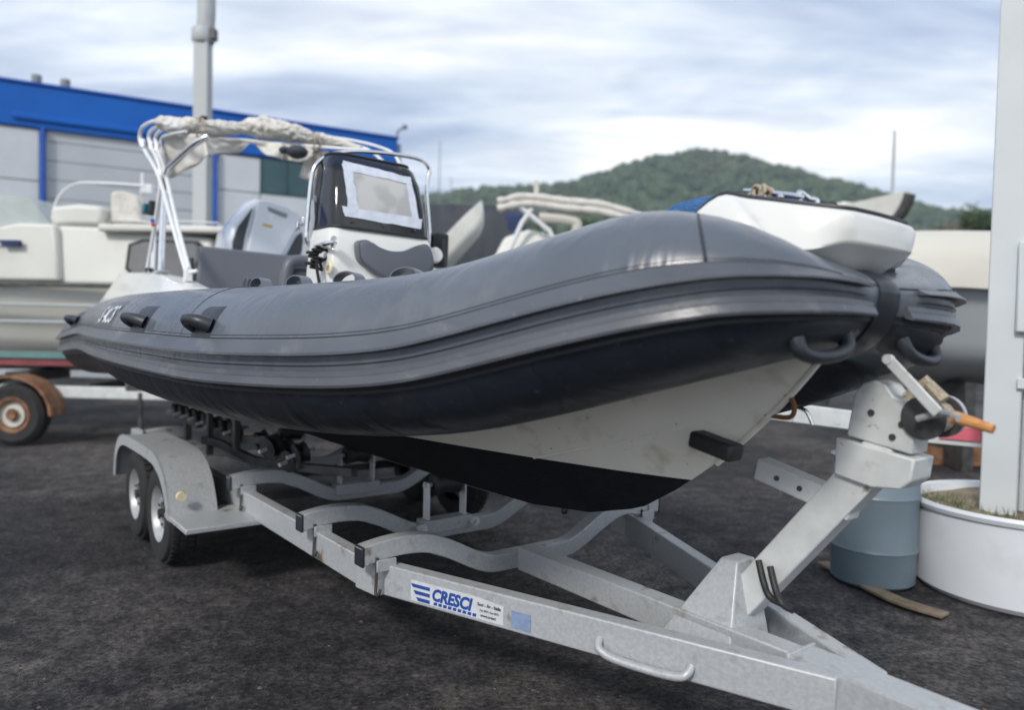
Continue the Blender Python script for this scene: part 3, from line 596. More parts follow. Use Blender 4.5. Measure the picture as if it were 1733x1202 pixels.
def ix(x):     # station index of given X before the kink
    for i in range(len(CEN)-1):
        if CEN[i][0] <= x <= CEN[i+1][0]: return i+(x-CEN[i][0])/(CEN[i+1][0]-CEN[i][0])
    return len(CEN)-1
NI = len(CEN)
iend = max(i for i in range(NI) if CEN[i][1] > .13)
for side, lab in ((-1, 'starboard grey inflatable tube'), (1, 'port grey inflatable tube')):
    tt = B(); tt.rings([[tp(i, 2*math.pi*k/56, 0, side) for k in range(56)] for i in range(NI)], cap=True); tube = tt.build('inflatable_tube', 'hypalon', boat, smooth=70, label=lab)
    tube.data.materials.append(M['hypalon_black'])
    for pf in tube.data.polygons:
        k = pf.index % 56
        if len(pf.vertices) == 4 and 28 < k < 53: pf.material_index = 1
    def strip(prof, i0, i1, name, m, step=1, sm=25):
        bb = B(); ids = list(range(i0, i1+1, step)); bb.rings([[tp(i, a, o, side) for a, o in prof] for i in ids]); return bb.build(name, m, tube, smooth=sm)
    r_ = R
    strip([(.235, -.004), (.235, .003), (-.46, .003), (-.46, -.004)], 4, NI-2, 'strake_backing', 'strake_band')
    strip([(.225, -.002), (.215, .007), (.14, .013), (.045, .030), (.015, .030), (.012, .012), (.05, -.002)], 2, iend, 'rubbing_strake', 'strake')
    strip([(-.165, -.002), (-.17, .007), (-.225, .012), (-.235, .017), (-.305, .030), (-.335, .030), (-.338, .010), (-.30, -.002)], 2, iend+1, 'rubbing_strake', 'strake')
    strip([(-.105, .002), (-.10, .005), (-.095, .002)], 4, iend, 'seam_line', 'seam'); strip([(.268, -.001), (.273, .0025), (.278, -.001)], 6, iend-2, 'seam_line', 'seam')
    strip([(1.60, -.001), (1.615, .004), (1.63, -.001)], ix(3.3).__int__(), NI-26, 'seam_line', 'seam'); strip([(1.62, -.002), (1.64, .004), (1.86, .004), (1.88, -.002)], int(ix(3.9)), int(ix(5.35)), 'top_patch_strip', 'hypalon')
    for xx in (3.98, 5.865):
        bb = B(); c0 = ix(xx) if xx < 5.8 else [i for i in range(NI) if CEN[i][1] < .43][0]
        bb.rings([[tp(c0+d, 2*math.pi*k/56 if False else (.24+1.95*k/55), o, side) for k in range(56)] for d, o in ((-.10, -.001), (0, .0025), (.10, -.001))], closed=False, cap=False); bb.build('ring_seam', 'seam', tube)
# bow seam ring
bb = B(); rs = []
for k in range(57):
    a = 2*math.pi*k/56
    rs.append([Vector((CEN[-1][0]+ (CEN[-1][3]+o)*math.cos(a), yy, CEN[-1][2]+(CEN[-1][3]+o)*math.sin(a)*(.42 if math.sin(a) > 0 else 1))) for yy, o in ((-.055, -.005), (-.055, .006), (-.02, .014), (.02, .014), (.055, .006), (.055, -.005))])
bb.rings(rs, cap=False); bb.build('bow_seam_ring', 'hypalon_dark', boat, smooth=60)
# outer grab handles (a patch with a moulded grip)
def patch(i, a, li, la, off=.004, n=6, side=-1, th=.007, cut=.0):
    top, bot = [], []
    rs = []
    for q in range(n+1):
        row = []
        for p_ in range(n+1): row.append(tp(i-li/2+li*q/n, a-la/2+la*p_/n, off+(th if 0 < p_ < n and 0 < q < n else 0), side))
        rs.append(row)
    return rs
def handle(x, adeg, ln, side=-1, big=1.):
    i = ix(x) if x < 5.87 else x; 
    if x > 100: i = x
    a = R(adeg); h = None
    d = (tp(min(NI-1, i+1), a, 0, side)-tp(i-1, a, 0, side)).length/2; li = ln/d; la = .17*big/.27
    hb = B(); hb.rings(patch(i, a, li, la, -.002, side=side, th=.010), closed=False, cap=False); o = hb.build('grab_handle', 'handle_rubber', boat, smooth=60)
    g = B(); path = [tp(i-li*.36+li*.72*k/10, a-.04, .004+.062*big*math.sin(math.pi*k/10)**.55, side) for k in range(11)]
    g.tube(path, [.024*big*(1.25-.45*math.sin(math.pi*k/10)) for k in range(11)], 12); g.build('grip', 'handle_rubber', o, smooth=80)
for (x, a, ln) in (((4.161,26.0)[0], 25, .19), ((3.350,24.5)[0], 25, .30), (.75, 26, .38)): handle(x, a, ln)
for (x, a, ln) in ((4.1, 25, .2), (2.6, 25, .3), (.9, 26, .3)): handle(x, a, ln, 1)
# bow tow handles below the strakes
def bow_handle(side):
    i0 = [i for i in range(NI) if CEN[i][1] < .27][0]; a0 = -.80
    pb = B(); pb.rings(patch(i0, a0+.04, 6.6, .60, -.002, side=side, th=.012), closed=False, cap=False); o = pb.build('tow_handle', 'hypalon_dark', boat, smooth=60)
    path = []
    for k in range(15):
        t = math.pi*k/14; path.append(tp(i0-1.9*math.cos(t), a0+.10-.12*math.sin(t)**.6, .002+.046*math.sin(t)**.5, side))
    g = B(); g.tube(path, [.022-.004*math.sin(math.pi*k/14) for k in range(15)], 12); g.build('grip', 'handle_rubber', o, smooth=80)
bow_handle(-1); bow_handle(1)
# inner strap handles and valve on top of the tube
for x, a_ in ((4.00, 92), (4.32, 93), (4.62, 94), (4.885, 97)):
    i = ix(x); a = R(a_); path = []; 
    d = (tp(i+1, a, 0)-tp(i-1, a, 0)).length/2; hl = .066/d
    for k in range(13): path.append(tp(i-hl*math.cos(math.pi*k/12), a+.10, -.002+.047*math.sin(math.pi*k/12)**.8))
    g = B(); g.sweep(path, [(-.022, -.0025), (.022, -.0025), (.022, .0025), (-.022, .0025)], (tp(i, a, 1)-tp(i, a, 0))); g.build('strap_handle', 'vinyl', boat, smooth=60)
    pb = B(); pb.rings(patch(i, a+.10, hl*3.2, .2, .0, th=.004), closed=False, cap=False); pb.build('strap_base', 'hypalon', boat, smooth=60)
i = ix(3.90); v0 = tp(i, R(96), -.003); v1 = tp(i, R(96), .04)
g = B(); g.tube([v0, v0.lerp(v1, .8), v0.lerp(v1, .82), v1], [.026, .024, .021, .020], 18); g.build('air_valve', 'handle_rubber', boat)
# maker's patch near the stern
i0 = ix((2.439,30.5)[0]); d = (tp(i0+1, .6, 0)-tp(i0-1, .6, 0)).length/2
pb = B(); pb.rings(patch(i0, R(33), .62/d, .62, 0, n=8, th=.003), closed=False, cap=False); pp = pb.build('name_patch', 'hypalon_dark' if False else 'strake', boat, smooth=60)
vs, fs = textmesh('SACS', .15, 0, .002, 0, 1.25); w0 = max(v.x for v in vs); g = B()
g.add([tp(i0-.22/d+(v.x/w0)*.46/d+v.y*.35/d, R(20)+(v.y/.11)*.40, .0065) for v in vs], fs); g.build('lettering', 'white_print', pp, smooth=None, fix=False)

# hull
HK = [(-.05, -.47), (1, -.49), (2, -.50), (3, -.505), (4, -.505), (4.66, -.495), (5.02, -.455), (5.28, -.385), (5.46, -.275), (5.60, -.17), (5.72, -.06), (5.83, .05), (5.90, .13), (5.97, .22)]
def lerpT(T, x):
    for (a, va), (c_, vc) in zip(T, T[1:]):
        if x <= c_: return va+(vc-va)*(x-a)/(c_-a)
    return T[-1][1]
HS = []; xs = [-.05+.25*i for i in range(19)]+[4.6+.07*i for i in range(20)]
YC = [(-.05, .80), (3.0, .84), (4.0, .74), (4.6, .58), (5.1, .38), (5.5, .17), (5.75, .06), (5.97, .012)]
ZC = [(-.05, -.21), (3.0, -.19), (4.0, -.15), (4.6, -.105), (5.1, -.07), (5.5, -.01), (5.75, .08), (5.97, .26)]
YT = [(-.05, .86), (3.0, .95), (4.0, .86), (4.6, .72), (5.1, .53), (5.5, .36), (5.8, .22), (5.97, .06)]
ZT = [(-.05, -.1), (3.0, -.02), (4.0, .0), (4.6, .03), (5.1, .08), (5.5, .20), (5.8, .30), (5.97, .34)]
def sm(T, x): return sum(lerpT(T, x+q*.07) for q in range(-4, 5))/9
hb = B(); rs = []
for x in xs:
    x = min(x, 5.96); zk = lerpT(HK, x); yc, zc, yt, zt = sm(YC, x), max(sm(ZC, x), zk+.02), sm(YT, x), max(sm(ZT, x), zk+.04)
    half = [(0, zk)]+[(yc*t, zk+(zc-zk)*t**1.12) for t in (.15, .3, .45, .6, .8, .97)]+[(yc, zc), (yc+.006, zc+.012)]+[(yc+.006+(yt-yc-.006)*t, zc+.012+(zt-zc-.012)*t**.9) for t in (.33, .66, 1)]
    rs.append([Vector((x, -y_, z_)) for y_, z_ in reversed(half)]+[Vector((x, y_, z_)) for y_, z_ in half[1:]])
hb.rings(rs, closed=False); k = len(rs[0]); hb.f.append(tuple(range(k)))
me = bpy.data.meshes.new('h'); me.from_pydata(hb.v, [], hb.f)
for part, keep, mm in (('hull', 'up', 'hullwhite'), ('antifouled_bottom', 'down', 'antifoul')):
    bm = bmesh.new(); bm.from_mesh(me); bmesh.ops.recalc_face_normals(bm, faces=bm.faces)
    bmesh.ops.bisect_plane(bm, geom=bm.verts[:]+bm.edges[:]+bm.faces[:], plane_co=(4.5, 0, -.222), plane_no=(.02, 0, 1), clear_inner=keep == 'up', clear_outer=keep == 'down')
    m2_ = bpy.data.meshes.new(part); bm.to_mesh(m2_); bm.free(); m2_.materials.append(M[mm]); m2_.shade_smooth(); m2_.set_sharp_from_angle(angle=R(24))
    o = bpy.data.objects.new(part, m2_); C.objects.link(o); o.parent = boat
for s_ in (-1, 1):
    pth = [(x, s_*y, z+.0005) for x, y, z in ((5.02, .30, -.225), (5.2, .226, -.169), (5.3875, .171, -.1085), (5.5375, .112, -.058), (5.62, .078, -.03), (5.68, .052, -.008))]
    b = B(); b.tube(smoothpath(pth, 4), [.0045]*10+[.004, .004, .0035, .003, .0025, .002, .0015, .001, .0006, .0004, .0003], 6); b.build('spray_rail', 'hullwhite', boat, smooth=80)
b = B(); b.tube(smoothpath([(x+.004, 0, z) for x, z in HK[9:]], 4), .011, 8); b.build('stem_band', 'hullwhite', boat)
# bow eye
ex = (5.831,0.000,0.046)
b = B(); b.tube(smoothpath([(ex[0]-.06, 0, ex[2]-.035), (ex[0]+.03, 0, ex[2]-.035), (ex[0]+.045, 0, ex[2]+.0), (ex[0]+.02, 0, ex[2]+.03), (ex[0]-.04, 0, ex[2]+.035)], 4), .008, 8); b.build('bow_eye', 'rust', boat)
b = B(); b.tube(smoothpath([(ex[0]+.03, .01, ex[2]), (ex[0]+.07, .02, ex[2]-.01), (ex[0]+.09, .03, ex[2]-.05)], 4), .006, 8); b.build('shackle', 'chrome', boat)
# floor and inner liner, transom
b = B(); b.prism([(.0, -.74, -.12), (4.1, -.70, -.12), (4.7, -.4, -.06), (4.7, .4, -.06), (4.1, .70, -.12), (0, .74, -.12)], (0, 0, .03)); b.build('cockpit_floor', 'gelcoat', boat)
b = B(); b.prism([(-.04, -.72, -.4), (-.04, -.72, .40), (-.04, .72, .40), (-.04, .72, -.4)], (.06, 0, 0)); b.build('transom', 'gelcoat', boat, bevel=.01)
for s_ in (-1, 1):
    b = B(); b.rings([[Vector((x, s_*(lerpT(list(zip(KX, KY)), x)-.20), -.1)), Vector((x, s_*(lerpT(list(zip(KX, KY)), x)-.18), .22))] for x in (0, 1, 2, 3, 3.5, 4, 4.4, 4.8, 5.1)], closed=False, cap=False); b.build('inner_liner', 'gelcoat', boat)
# stern quarter mouldings (white)
for s_ in (-1, 1):
    b = B(); rs = []
    P = [(-0.661,-0.660,0.498), (-0.219,-0.660,0.623), (0.626,-0.660,0.590), (1.324,-0.660,0.529), (1.882,-0.660,0.444)]
    for (x, _, z), wd in zip(P, (.30, .30, .30, .28, .26)):
        z0 = .10; rs.append([Vector((x, s_*.86, z0)), Vector((x, s_*.84, (z+z0)/2+.05)), Vector((x, s_*.76, z-.01)), Vector((x, s_*.70, z)), Vector((x, s_*(.84-wd), z)), Vector((x, s_*(.80-wd), z0))])
    b.rings(rs); b.build('quarter_moulding', 'gelcoat', boat, smooth=50, bevel=.012)
# bow deck (white) and bow step
b = B(); b.prism([(4.75, -.45, .12), (5.2, -.32, .14), (5.65, -.12, .26), (5.65, .12, .26), (5.2, .32, .14), (4.75, .45, .12)], (0, 0, .28)); 
b.build('bow_locker', 'gelcoat', boat, bevel=.02)
lv = [[(5.836,-0.360,0.624), (5.901,-0.310,0.618), (6.001,-0.235,0.602), (6.105,-0.180,0.584), (6.118,-0.140,0.584)],
      [(5.862,-0.365,0.608), (5.916,-0.318,0.599), (6.008,-0.243,0.581), (6.114,-0.188,0.562), (6.129,-0.146,0.562)],
      [(5.971,-0.340,0.494), (5.995,-0.300,0.481), (6.052,-0.235,0.482), (6.102,-0.182,0.504), (6.129,-0.140,0.506)],
      [(5.984,-0.330,0.463), (5.995,-0.280,0.462), (6.014,-0.200,0.462), (6.048,-0.140,0.452), (6.060,-0.100,0.441)]]
b = B(); rings = []
for q, row in enumerate(lv):
    X_ = max(p[0] for p in row); aft = [(5.52, -.25, row[0][2]-.13), (5.74, -.40, row[0][2]-.085)]
    half = aft+[tuple(p) for p in row]; fr = [(X_+.012, -.06, row[-1][2]-.002)]
    half = [tuple(p) for p in smoothpath(half, 4)]+fr; rings.append([Vector(p) for p in half]+[Vector((p[0], -p[1], p[2])) for p in reversed(half)])
rings.insert(0, [Vector((p.x*1.0-(.01 if p.x > 5.5 else 0), p.y*.97, p.z+.006)) for p in rings[0]])
mixr = lambda A_, B_, t: [p.lerp(q_, t) for p, q_ in zip(A_, B_)]
b.rings([rings[0], rings[1], mixr(rings[1], rings[2], .3), mixr(rings[1], rings[2], .7), mixr(rings[2], rings[3], .5), mixr(rings[2], rings[3], .9), rings[3], mixr(rings[3], rings[4], .12), mixr(rings[3], rings[4], .6), rings[4]]); b.build('bow_step', 'gelcoat', boat, smooth=66)
b = B(); b.rings([[p+Vector((0, 0, .004)) for p in rings[0]], [Vector((p.x, p.y*.985, p.z+.011)) for p in rings[0]]]); b.build('bow_deck_pad', 'hypalon_dark', boat, smooth=40)
# cleat
cz = max(p.z for p in rings[0])+.008
b = B(); c0 = Vector((5.829,-0.240,0.663)); c1 = Vector((5.995,-0.200,0.631)); b.tube([c0, c0.lerp(c1, .2), c0.lerp(c1, .8), c1], [.005, .009, .009, .005], 10)
for t in (.36, .64):
    p = c0.lerp(c1, t); b.tube([p, (p.x, p.y, cz-.01)], [.010, .014], 10)
b.build('bow_cleat', 'chrome', boat)
b = B(); e0 = Vector((5.975,-0.190,0.624)); b.tube(smoothpath([e0, (e0.x+.0, e0.y, e0.z+.022), Vector((5.978,-0.150,0.636)), Vector((5.989,-0.130,0.633)), Vector((5.992,-0.130,0.618))], 4), .0085, 10); b.build('anchor_fairlead', 'chrome', boat)
b = B(); b.tube([(5.979,-0.100,0.627), (6.009,-0.100,0.617)], .012, 10); b.ball((6.020,-0.100,0.616), .016); b.build('deck_fitting', 'black_rubber', boat)

# console
con = B(); rs = []
def conring(hw, x0, x1, z, rr=.07, n=5):
    pts = []
    for cx, cy, a0 in ((x1-rr, -hw+rr, -90), (x1-rr, hw-rr, 0)):
        for k in range(n+1): a = R(a0+90*k/n); pts.append(Vector((cx+rr*math.cos(a), cy+rr*math.sin(a), z)))
    pts += [Vector((x0, hw, z)), Vector((x0, -hw, z))]; return pts
for z, x1, hw in ((-.1, 3.28, .35), (.3, 3.27, .35), (.55, 3.25, .345), (.72, 3.22, .335), (.775, 3.19, .32), (.79, 3.16, .30)): rs.append(conring(hw, 2.90+.05*z, x1, z, .055))
con.rings(rs); console = con.build('console', 'gelcoat', boat, smooth=40)
ws = B(); rs = []
for z, x1, hw, xa in ((.785, 3.195, .315, 2.93), (.95, 3.165, .305, 2.93), (1.10, 3.12, .292, 2.92), (1.19, 3.07, .275, 2.90), (1.225, 3.03, .255, 2.88)):
    ring = conring(hw, xa, x1, z, .075, 6)[:-2]; rs.append([Vector((xa, -hw, z))]+ring+[Vector((xa, hw, z))])
ws.rings(rs, closed=False, cap=False); wso = ws.build('windscreen', 'smoke', console, smooth=60)
b = B(); b.tube([p+Vector((0, 0, .002)) for p in rs[-1]], .009, 8); b.build('screen_trim', 'black_rubber', wso)
b = B(); b.tube([p+Vector((.004, 0, .0)) for p in rs[0]], .008, 8); b.build('screen_seal', 'black_rubber', wso)
for y in (-.2, .0, .2): b = B(); b.ball((3.20, y, .82), .008, 8); b.build('screen_screw', 'galv_dark', wso)
def onws(y, z, off=.004):
    # front face of the windscreen at y,z
    T = [(.785, 3.195), (.95, 3.165), (1.10, 3.12), (1.19, 3.07)]; return Vector((lerpT(T, z)+off, y, z))
def sheet(corners, name, m, off, par, n=6, wob=.003):
    rs_ = []
    for i in range(n+1):
        row = []
        for j in range(n+1):
            u, v = i/n, j/n; a = [corners[0][q]*(1-u)+corners[1][q]*u for q in (0, 1)]; c_ = [corners[3][q]*(1-u)+corners[2][q]*u for q in (0, 1)]
            y, z = a[0]*(1-v)+c_[0]*v, a[1]*(1-v)+c_[1]*v; row.append(onws(y+wob*noise.noise((y*30, z*30, 1)), z+wob*noise.noise((y*30, z*30, 9)), off+.0015*noise.noise((y*25, z*25, 4))))
        rs_.append(row)
    bb = B(); bb.rings(rs_, closed=False, cap=False); return bb.build(name, m, par, smooth=60)
S_ = lambda x, y: (lambda p: (p[1], p[2]))(None)
sg = sheet([(-.165, .865), (.205, .865), (.19, 1.135), (-.185, 1.15)], 'paper_sign', 'paper', .004, wso)
for c_, nm in (([(-.245, .845), (.245, .835), (.252, .895), (-.262, .90)], 'b'), ([(-.235, 1.12), (.215, 1.10), (.205, 1.150), (-.225, 1.175)], 't'), ([(-.225, .88), (-.160, .88), (-.180, 1.15), (-.235, 1.15)], 'l'), ([(.185, .88), (.235, .87), (.205, 1.125), (.165, 1.125)], 'r')):
    sheet(c_, 'tape_strip', 'tape', .0075 if nm in 'bt' else .0062, wso, 8, .008)
# cushion on console front
cp_ = [(3.250,-0.204,0.694), (3.250,-0.187,0.712), (3.250,-0.151,0.713), (3.250,-0.091,0.687), (3.250,-0.005,0.669), (3.250,0.090,0.680), (3.250,0.166,0.715), (3.250,0.221,0.735), (3.250,0.258,0.718), (3.250,0.282,0.658), (3.250,0.282,0.588), (3.250,0.195,0.545), (3.250,-0.024,0.516), (3.250,-0.129,0.560), (3.250,-0.189,0.604)]
b = B(); q = smoothpath([Vector((3.235, p[1], p[2])) for p in cp_]+[Vector((3.235, cp_[0][1], cp_[0][2]))], 4)[:-1]; cc = sum(q, Vector())/len(q)
b.rings([q, [p+Vector((.045, 0, 0)) for p in q], [cc+(p-cc)*.96+Vector((.06, 0, 0)) for p in q], [cc+(p-cc)*.85+Vector((.066, 0, 0)) for p in q]]); b.build('front_cushion', 'vinyl', console, smooth=50)
b = B(); b.tube([cc+(p-cc)*.97+Vector((.056, 0, 0)) for p in q]+[cc+(q[0]-cc)*.97+Vector((.056, 0, 0))], .003, 6); b.build('cushion_piping', 'seam', console)
vc = (3.261,-0.352,0.545); b = B(); b.lathe(vc, [(.001, -.012), (.032, -.012), (.038, -.006), (.038, .0)], 24, 'Y'); vn = b.build('vent_disc', 'cream', console)
for dz in (-.012, -.002, .008): b = B(); b.box((vc[0]+.002, vc[1]-.014, vc[2]+dz), (.034-abs(dz), .003, .0035)); b.build('vent_slot', 'ink', vn)
# stainless console rail
rp_ = [(3.292,-0.345,0.681), (3.210,-0.370,0.675), (2.920,-0.310,0.684), (2.900,-0.339,0.716), (2.900,-0.345,0.770), (2.900,-0.336,0.983), (2.900,-0.321,1.122), (2.900,-0.284,1.190), (2.900,-0.210,1.242), (2.900,-0.068,1.285), (2.900,0.129,1.311), (2.900,0.328,1.322), (2.900,0.415,1.307), (2.900,0.456,1.266), (2.900,0.447,1.200), (2.900,0.443,1.101), (2.900,0.479,0.841), (2.900,0.472,0.726)]
b = B(); b.tube(smoothpath(rp_, 5), .0135, 12); rl = b.build('console_rail', 'chrome', console, smooth=80)
b = B(); b.lathe(rp_[0], [(.001, -.01), (.034, -.01), (.034, .0)], 20, 'Y'); b.build('rail_flange', 'chrome', rl)
b = B(); b.tube(smoothpath([(2.860,-0.291,0.988), (2.860,-0.248,0.932), (2.860,-0.226,0.858), (2.900,-0.234,0.729)], 5), .009, 10); b.build('inner_stay', 'white_tube', rl)
for px in (0, .03, .06): b = B(); b.box((2.86, -.385+px, .80+px), (.04, .022, .05)); b.build('rail_clamp', 'chrome', rl, bevel=.006)
b = B(); b.tube(smoothpath([(2.800,-0.226,1.251), (2.800,-0.249,1.114), (2.800,-0.253,0.955), (2.800,-0.233,0.764)], 4), .012, 8); b.build('screen_side_stay', 'galv_dark', rl)
# small gear on the port side of the console
b = B(); b.box((2.900,0.546,0.757), (.12, .1, .22)); b.build('throttle_box', 'black_rubber', console, bevel=.02)
b = B(); b.tube([(3.000,0.534,0.652), (3.000,0.516,0.819)], [.02, .012], 10); b.build('throttle_lever', 'hypalon_dark', console)
b = B(); b.lathe((3.100,0.409,0.701), [(.001, -.03), (.045, -.02), (.05, 0), (.04, .02), (.001, .02)], 18, 'X'); b.build('speaker', 'gelcoat', console)
# steering wheel and helm bench
b = B(); b.lathe((2.74, .0, .66), [(.12+.014*math.cos(t*math.pi/4), .014*math.sin(t*math.pi/4)) for t in range(9)], 28, 'X'); b.tube([(2.93, .0, .6), (2.74, .0, .66)], .025, 10); b.build('steering_wheel', 'black_rubber', console)
hs = B(); c0 = (2.100,-0.076,0.570); hs.box((2.1, c0[1]+.06, c0[2]-.06), (.30, .30, .22)); hs.build('helm_seat', 'vinyl_light' if False else 'vinyl', boat, bevel=.05)
b = B(); b.tube(smoothpath([(2.250,-0.216,0.475), (2.250,-0.198,0.608), (2.250,-0.151,0.652), (2.250,-0.057,0.657)], 5), .04, 12); b.build('helm_seat_arm', 'vinyl', boat, smooth=80)
b = B(); b.box((2.1, .1, .15), (.3, .5, .5)); b.build('helm_seat_base', 'gelcoat', boat, bevel=.02)
# stern bench
y0, y1 = (1.000,-0.457,0.648)[1], (1.000,0.461,0.736)[1]; zt = (1.000,-0.057,0.809)[2]
b = B(); b.rings([[Vector((.86, y, .42)), Vector((1.06, y, .42)), Vector((.99, y+(.03 if y < 0 else -.03), zt)), Vector((.89, y+(.03 if y < 0 else -.03), zt))] for y in (y0, y1+.06)]); bs = b.build('stern_backrest', 'vinyl', boat, bevel=.02)
b = B(); b.box((1.2, 0, .36), (.55, .98, .14)); b.build('stern_seat', 'vinyl', boat, bevel=.03)
b = B(); b.box((1.15, 0, .1), (.5, .95, .4)); b.build('seat_locker', 'gelcoat', boat, bevel=.02)
b = B(); b.box((.95, y0-.02, .60), (.12, .02, .22)); b.build('hinge_plate', 'black_rubber', bs, bevel=.006)

# outboard motor
om = B(); Fx = .22
fo = [(0.220,0.035,0.511), (0.220,0.003,0.926), (0.220,0.039,1.077), (0.220,0.147,1.233), (0.220,0.242,1.358), (0.220,0.328,1.360), (0.220,0.494,1.330), (0.220,0.632,1.278), (0.220,0.692,1.215), (0.220,0.716,1.074), (0.220,0.703,0.851), (0.220,0.652,0.558)]
q = [Vector(p) for p in fo]; cc = sum(q, Vector())/len(q)
def shp(s_, dx, dz=0): return [Vector((Fx+dx, cc.y+(p.y-cc.y)*s_, cc.z+(p.z-cc.z)*s_+dz)) for p in q]
om.rings([shp(.90, .035), shp(.97, .012), shp(1.0, -.03), shp(1.0, -.3, .0), shp(.93, -.48, -.02), shp(.8, -.56, -.05)]); mot = om.build('outboard_cowl', 'outboard', boat, smooth=30, bevel=.01)
def plate(pts, dx, th, name, m, par, bv=.008):
    bb = B(); P_ = [Vector((Fx+dx, p[1], p[2])) for p in pts]; bb.prism(P_, (th, 0, 0)); return bb.build(name, m, par, bevel=bv)
plate([(0.220,0.115,0.581), (0.220,0.182,1.010), (0.220,0.248,1.337), (0.220,0.340,1.345), (0.220,0.506,1.315), (0.220,0.621,1.271), (0.220,0.651,1.231), (0.220,0.548,0.999), (0.220,0.431,0.742), (0.220,0.382,0.602)], .03, .055, 'cowl_spine', 'outboard', mot, .014)
plate([(0.220,0.063,0.597), (0.220,0.044,0.942), (0.220,0.085,1.083), (0.220,0.209,1.268), (0.220,0.151,1.007), (0.220,0.099,0.600)], .02, .03, 'side_panel', 'outboard_grille', mot)
plate([(0.220,0.457,0.641), (0.220,0.536,0.878), (0.220,0.624,1.063), (0.220,0.674,1.107), (0.220,0.688,1.043), (0.220,0.682,0.931), (0.220,0.591,0.653)], .02, .03, 'side_panel', 'outboard_grille', mot)
plate([(0.220,0.326,1.290), (0.220,0.520,1.247), (0.220,0.500,1.206), (0.220,0.338,1.249)], .082, .006, 'grip_recess', 'vinyl_light', mot, .002)
plate([(0.220,0.289,1.135), (0.220,0.382,1.126), (0.220,0.377,1.103), (0.220,0.284,1.113)], .0862, .002, 'yellow_label', 'yellow', mot, 0)
b = B(); b.bar((-.15, .25, .72), (-.42, .05, -.15), .24, .30, (1, 0, 0)); b.bar((-.42, .05, -.15), (-.55, .02, -.7), .08, .20, (1, 0, 0)); b.build('motor_leg', 'outboard', mot, bevel=.02)
b = B(); b.box((-.12, .08, .35), (.16, .3, .3)); b.build('motor_bracket', 'galv_dark', mot, bevel=.02)

# sun top frame and folded canvas
bf = lambda pts, r, nm, m, par, sg=10: B().tube(smoothpath(pts, 5), r, sg).build(nm, m, par, smooth=80)
top = bpy.data.objects.new('sun_top', None); C.objects.link(top); top.parent = boat
bf([(0.564,-0.620,1.814), (0.298,-0.660,1.843), (0.047,-0.680,1.833), (-0.005,-0.680,1.738), (0.192,-0.670,1.608), (0.574,-0.650,1.367), (1.064,-0.640,0.914), (1.514,-0.640,0.533)], .0155, 'bow_tube', 'white_tube', top)
bf([(0.713,-0.600,1.757), (0.327,-0.620,1.808), (0.172,-0.640,1.779), (0.188,-0.640,1.683), (0.558,-0.630,1.396), (0.423,-0.630,0.994), (0.256,-0.640,0.631)], .0165, 'bow_tube', 'white_tube', top)
bf([(0.887,-0.580,1.710), (0.484,-0.600,1.768), (0.250,-0.610,1.746), (0.284,-0.610,1.662), (0.583,-0.600,1.383), (1.056,-0.610,0.941), (1.474,-0.620,0.590)], .0155, 'bow_tube', 'white_tube', top)
bf([(1.003,-0.560,1.656), (0.541,-0.580,1.709), (0.287,-0.580,1.697), (0.542,-0.590,1.367)], .0115, 'bow_tube', 'white_tube', top)
for p in ((0.116,-0.680,1.692), (0.235,-0.640,1.660), (0.308,-0.610,1.644)): b = B(); b.tube([Vector(p)+Vector((-.005, 0, .035)), Vector(p)+Vector((.012, 0, -.035))], .021, 10); b.build('tube_joint', 'white_tube', top)
b = B(); b.box((0.500,-0.630,1.390), (.1, .05, .06)); b.build('pivot_clamp', 'chrome', top, bevel=.01)
bf([(1.188,-0.450,1.605), (1.109,-0.520,1.552), (0.784,-0.580,1.455), (0.638,-0.600,1.399), (0.570,-0.600,1.221), (0.639,-0.620,0.612)], .025, 'arch_tube', 'chrome', top, 14)
bf([(0.274,-0.600,1.060), (0.355,-0.620,0.624)], .019, 'arch_tube', 'chrome', top, 12)
for pt_ in (((0.404,-0.630,0.606)), ((0.725,-0.630,0.594))): b = B(); b.box(pt_, (.13, .1, .02)); b.build('foot_plate', 'chrome', top, bevel=.004)
b = B(); b.box((1.548,-0.645,0.540), (.06, .05, .09)); b.tube([(1.565,-0.650,0.555), (1.611,-0.600,0.574)], .014, 8); b.build('foot_hinge', 'white_tube', top, bevel=.01)
b = B(); b.box((0.268,-0.660,1.131), (.10, .07, .085)); b.build('navigation_light', 'teal', top, bevel=.012)
b = B(); b.box((0.438,-0.660,1.122), (.04, .05, .12)); b.build('light_bracket', 'black_rubber', top, bevel=.01)
b = B(); b.ball((0.523,-0.670,1.013), .018, 8); b.build('blue_knob', 'blue_plastic', top); b = B(); b.ball((0.549,-0.670,0.978), .016, 8); b.build('red_knob', 'red', top)
b = B(); b.lathe((0.439,-0.660,0.617), [(.001, -.02), (.03, -.02), (.034, 0), (.03, .02), (.001, .02)], 14); b.build('rod_cap', 'black_rubber', top)
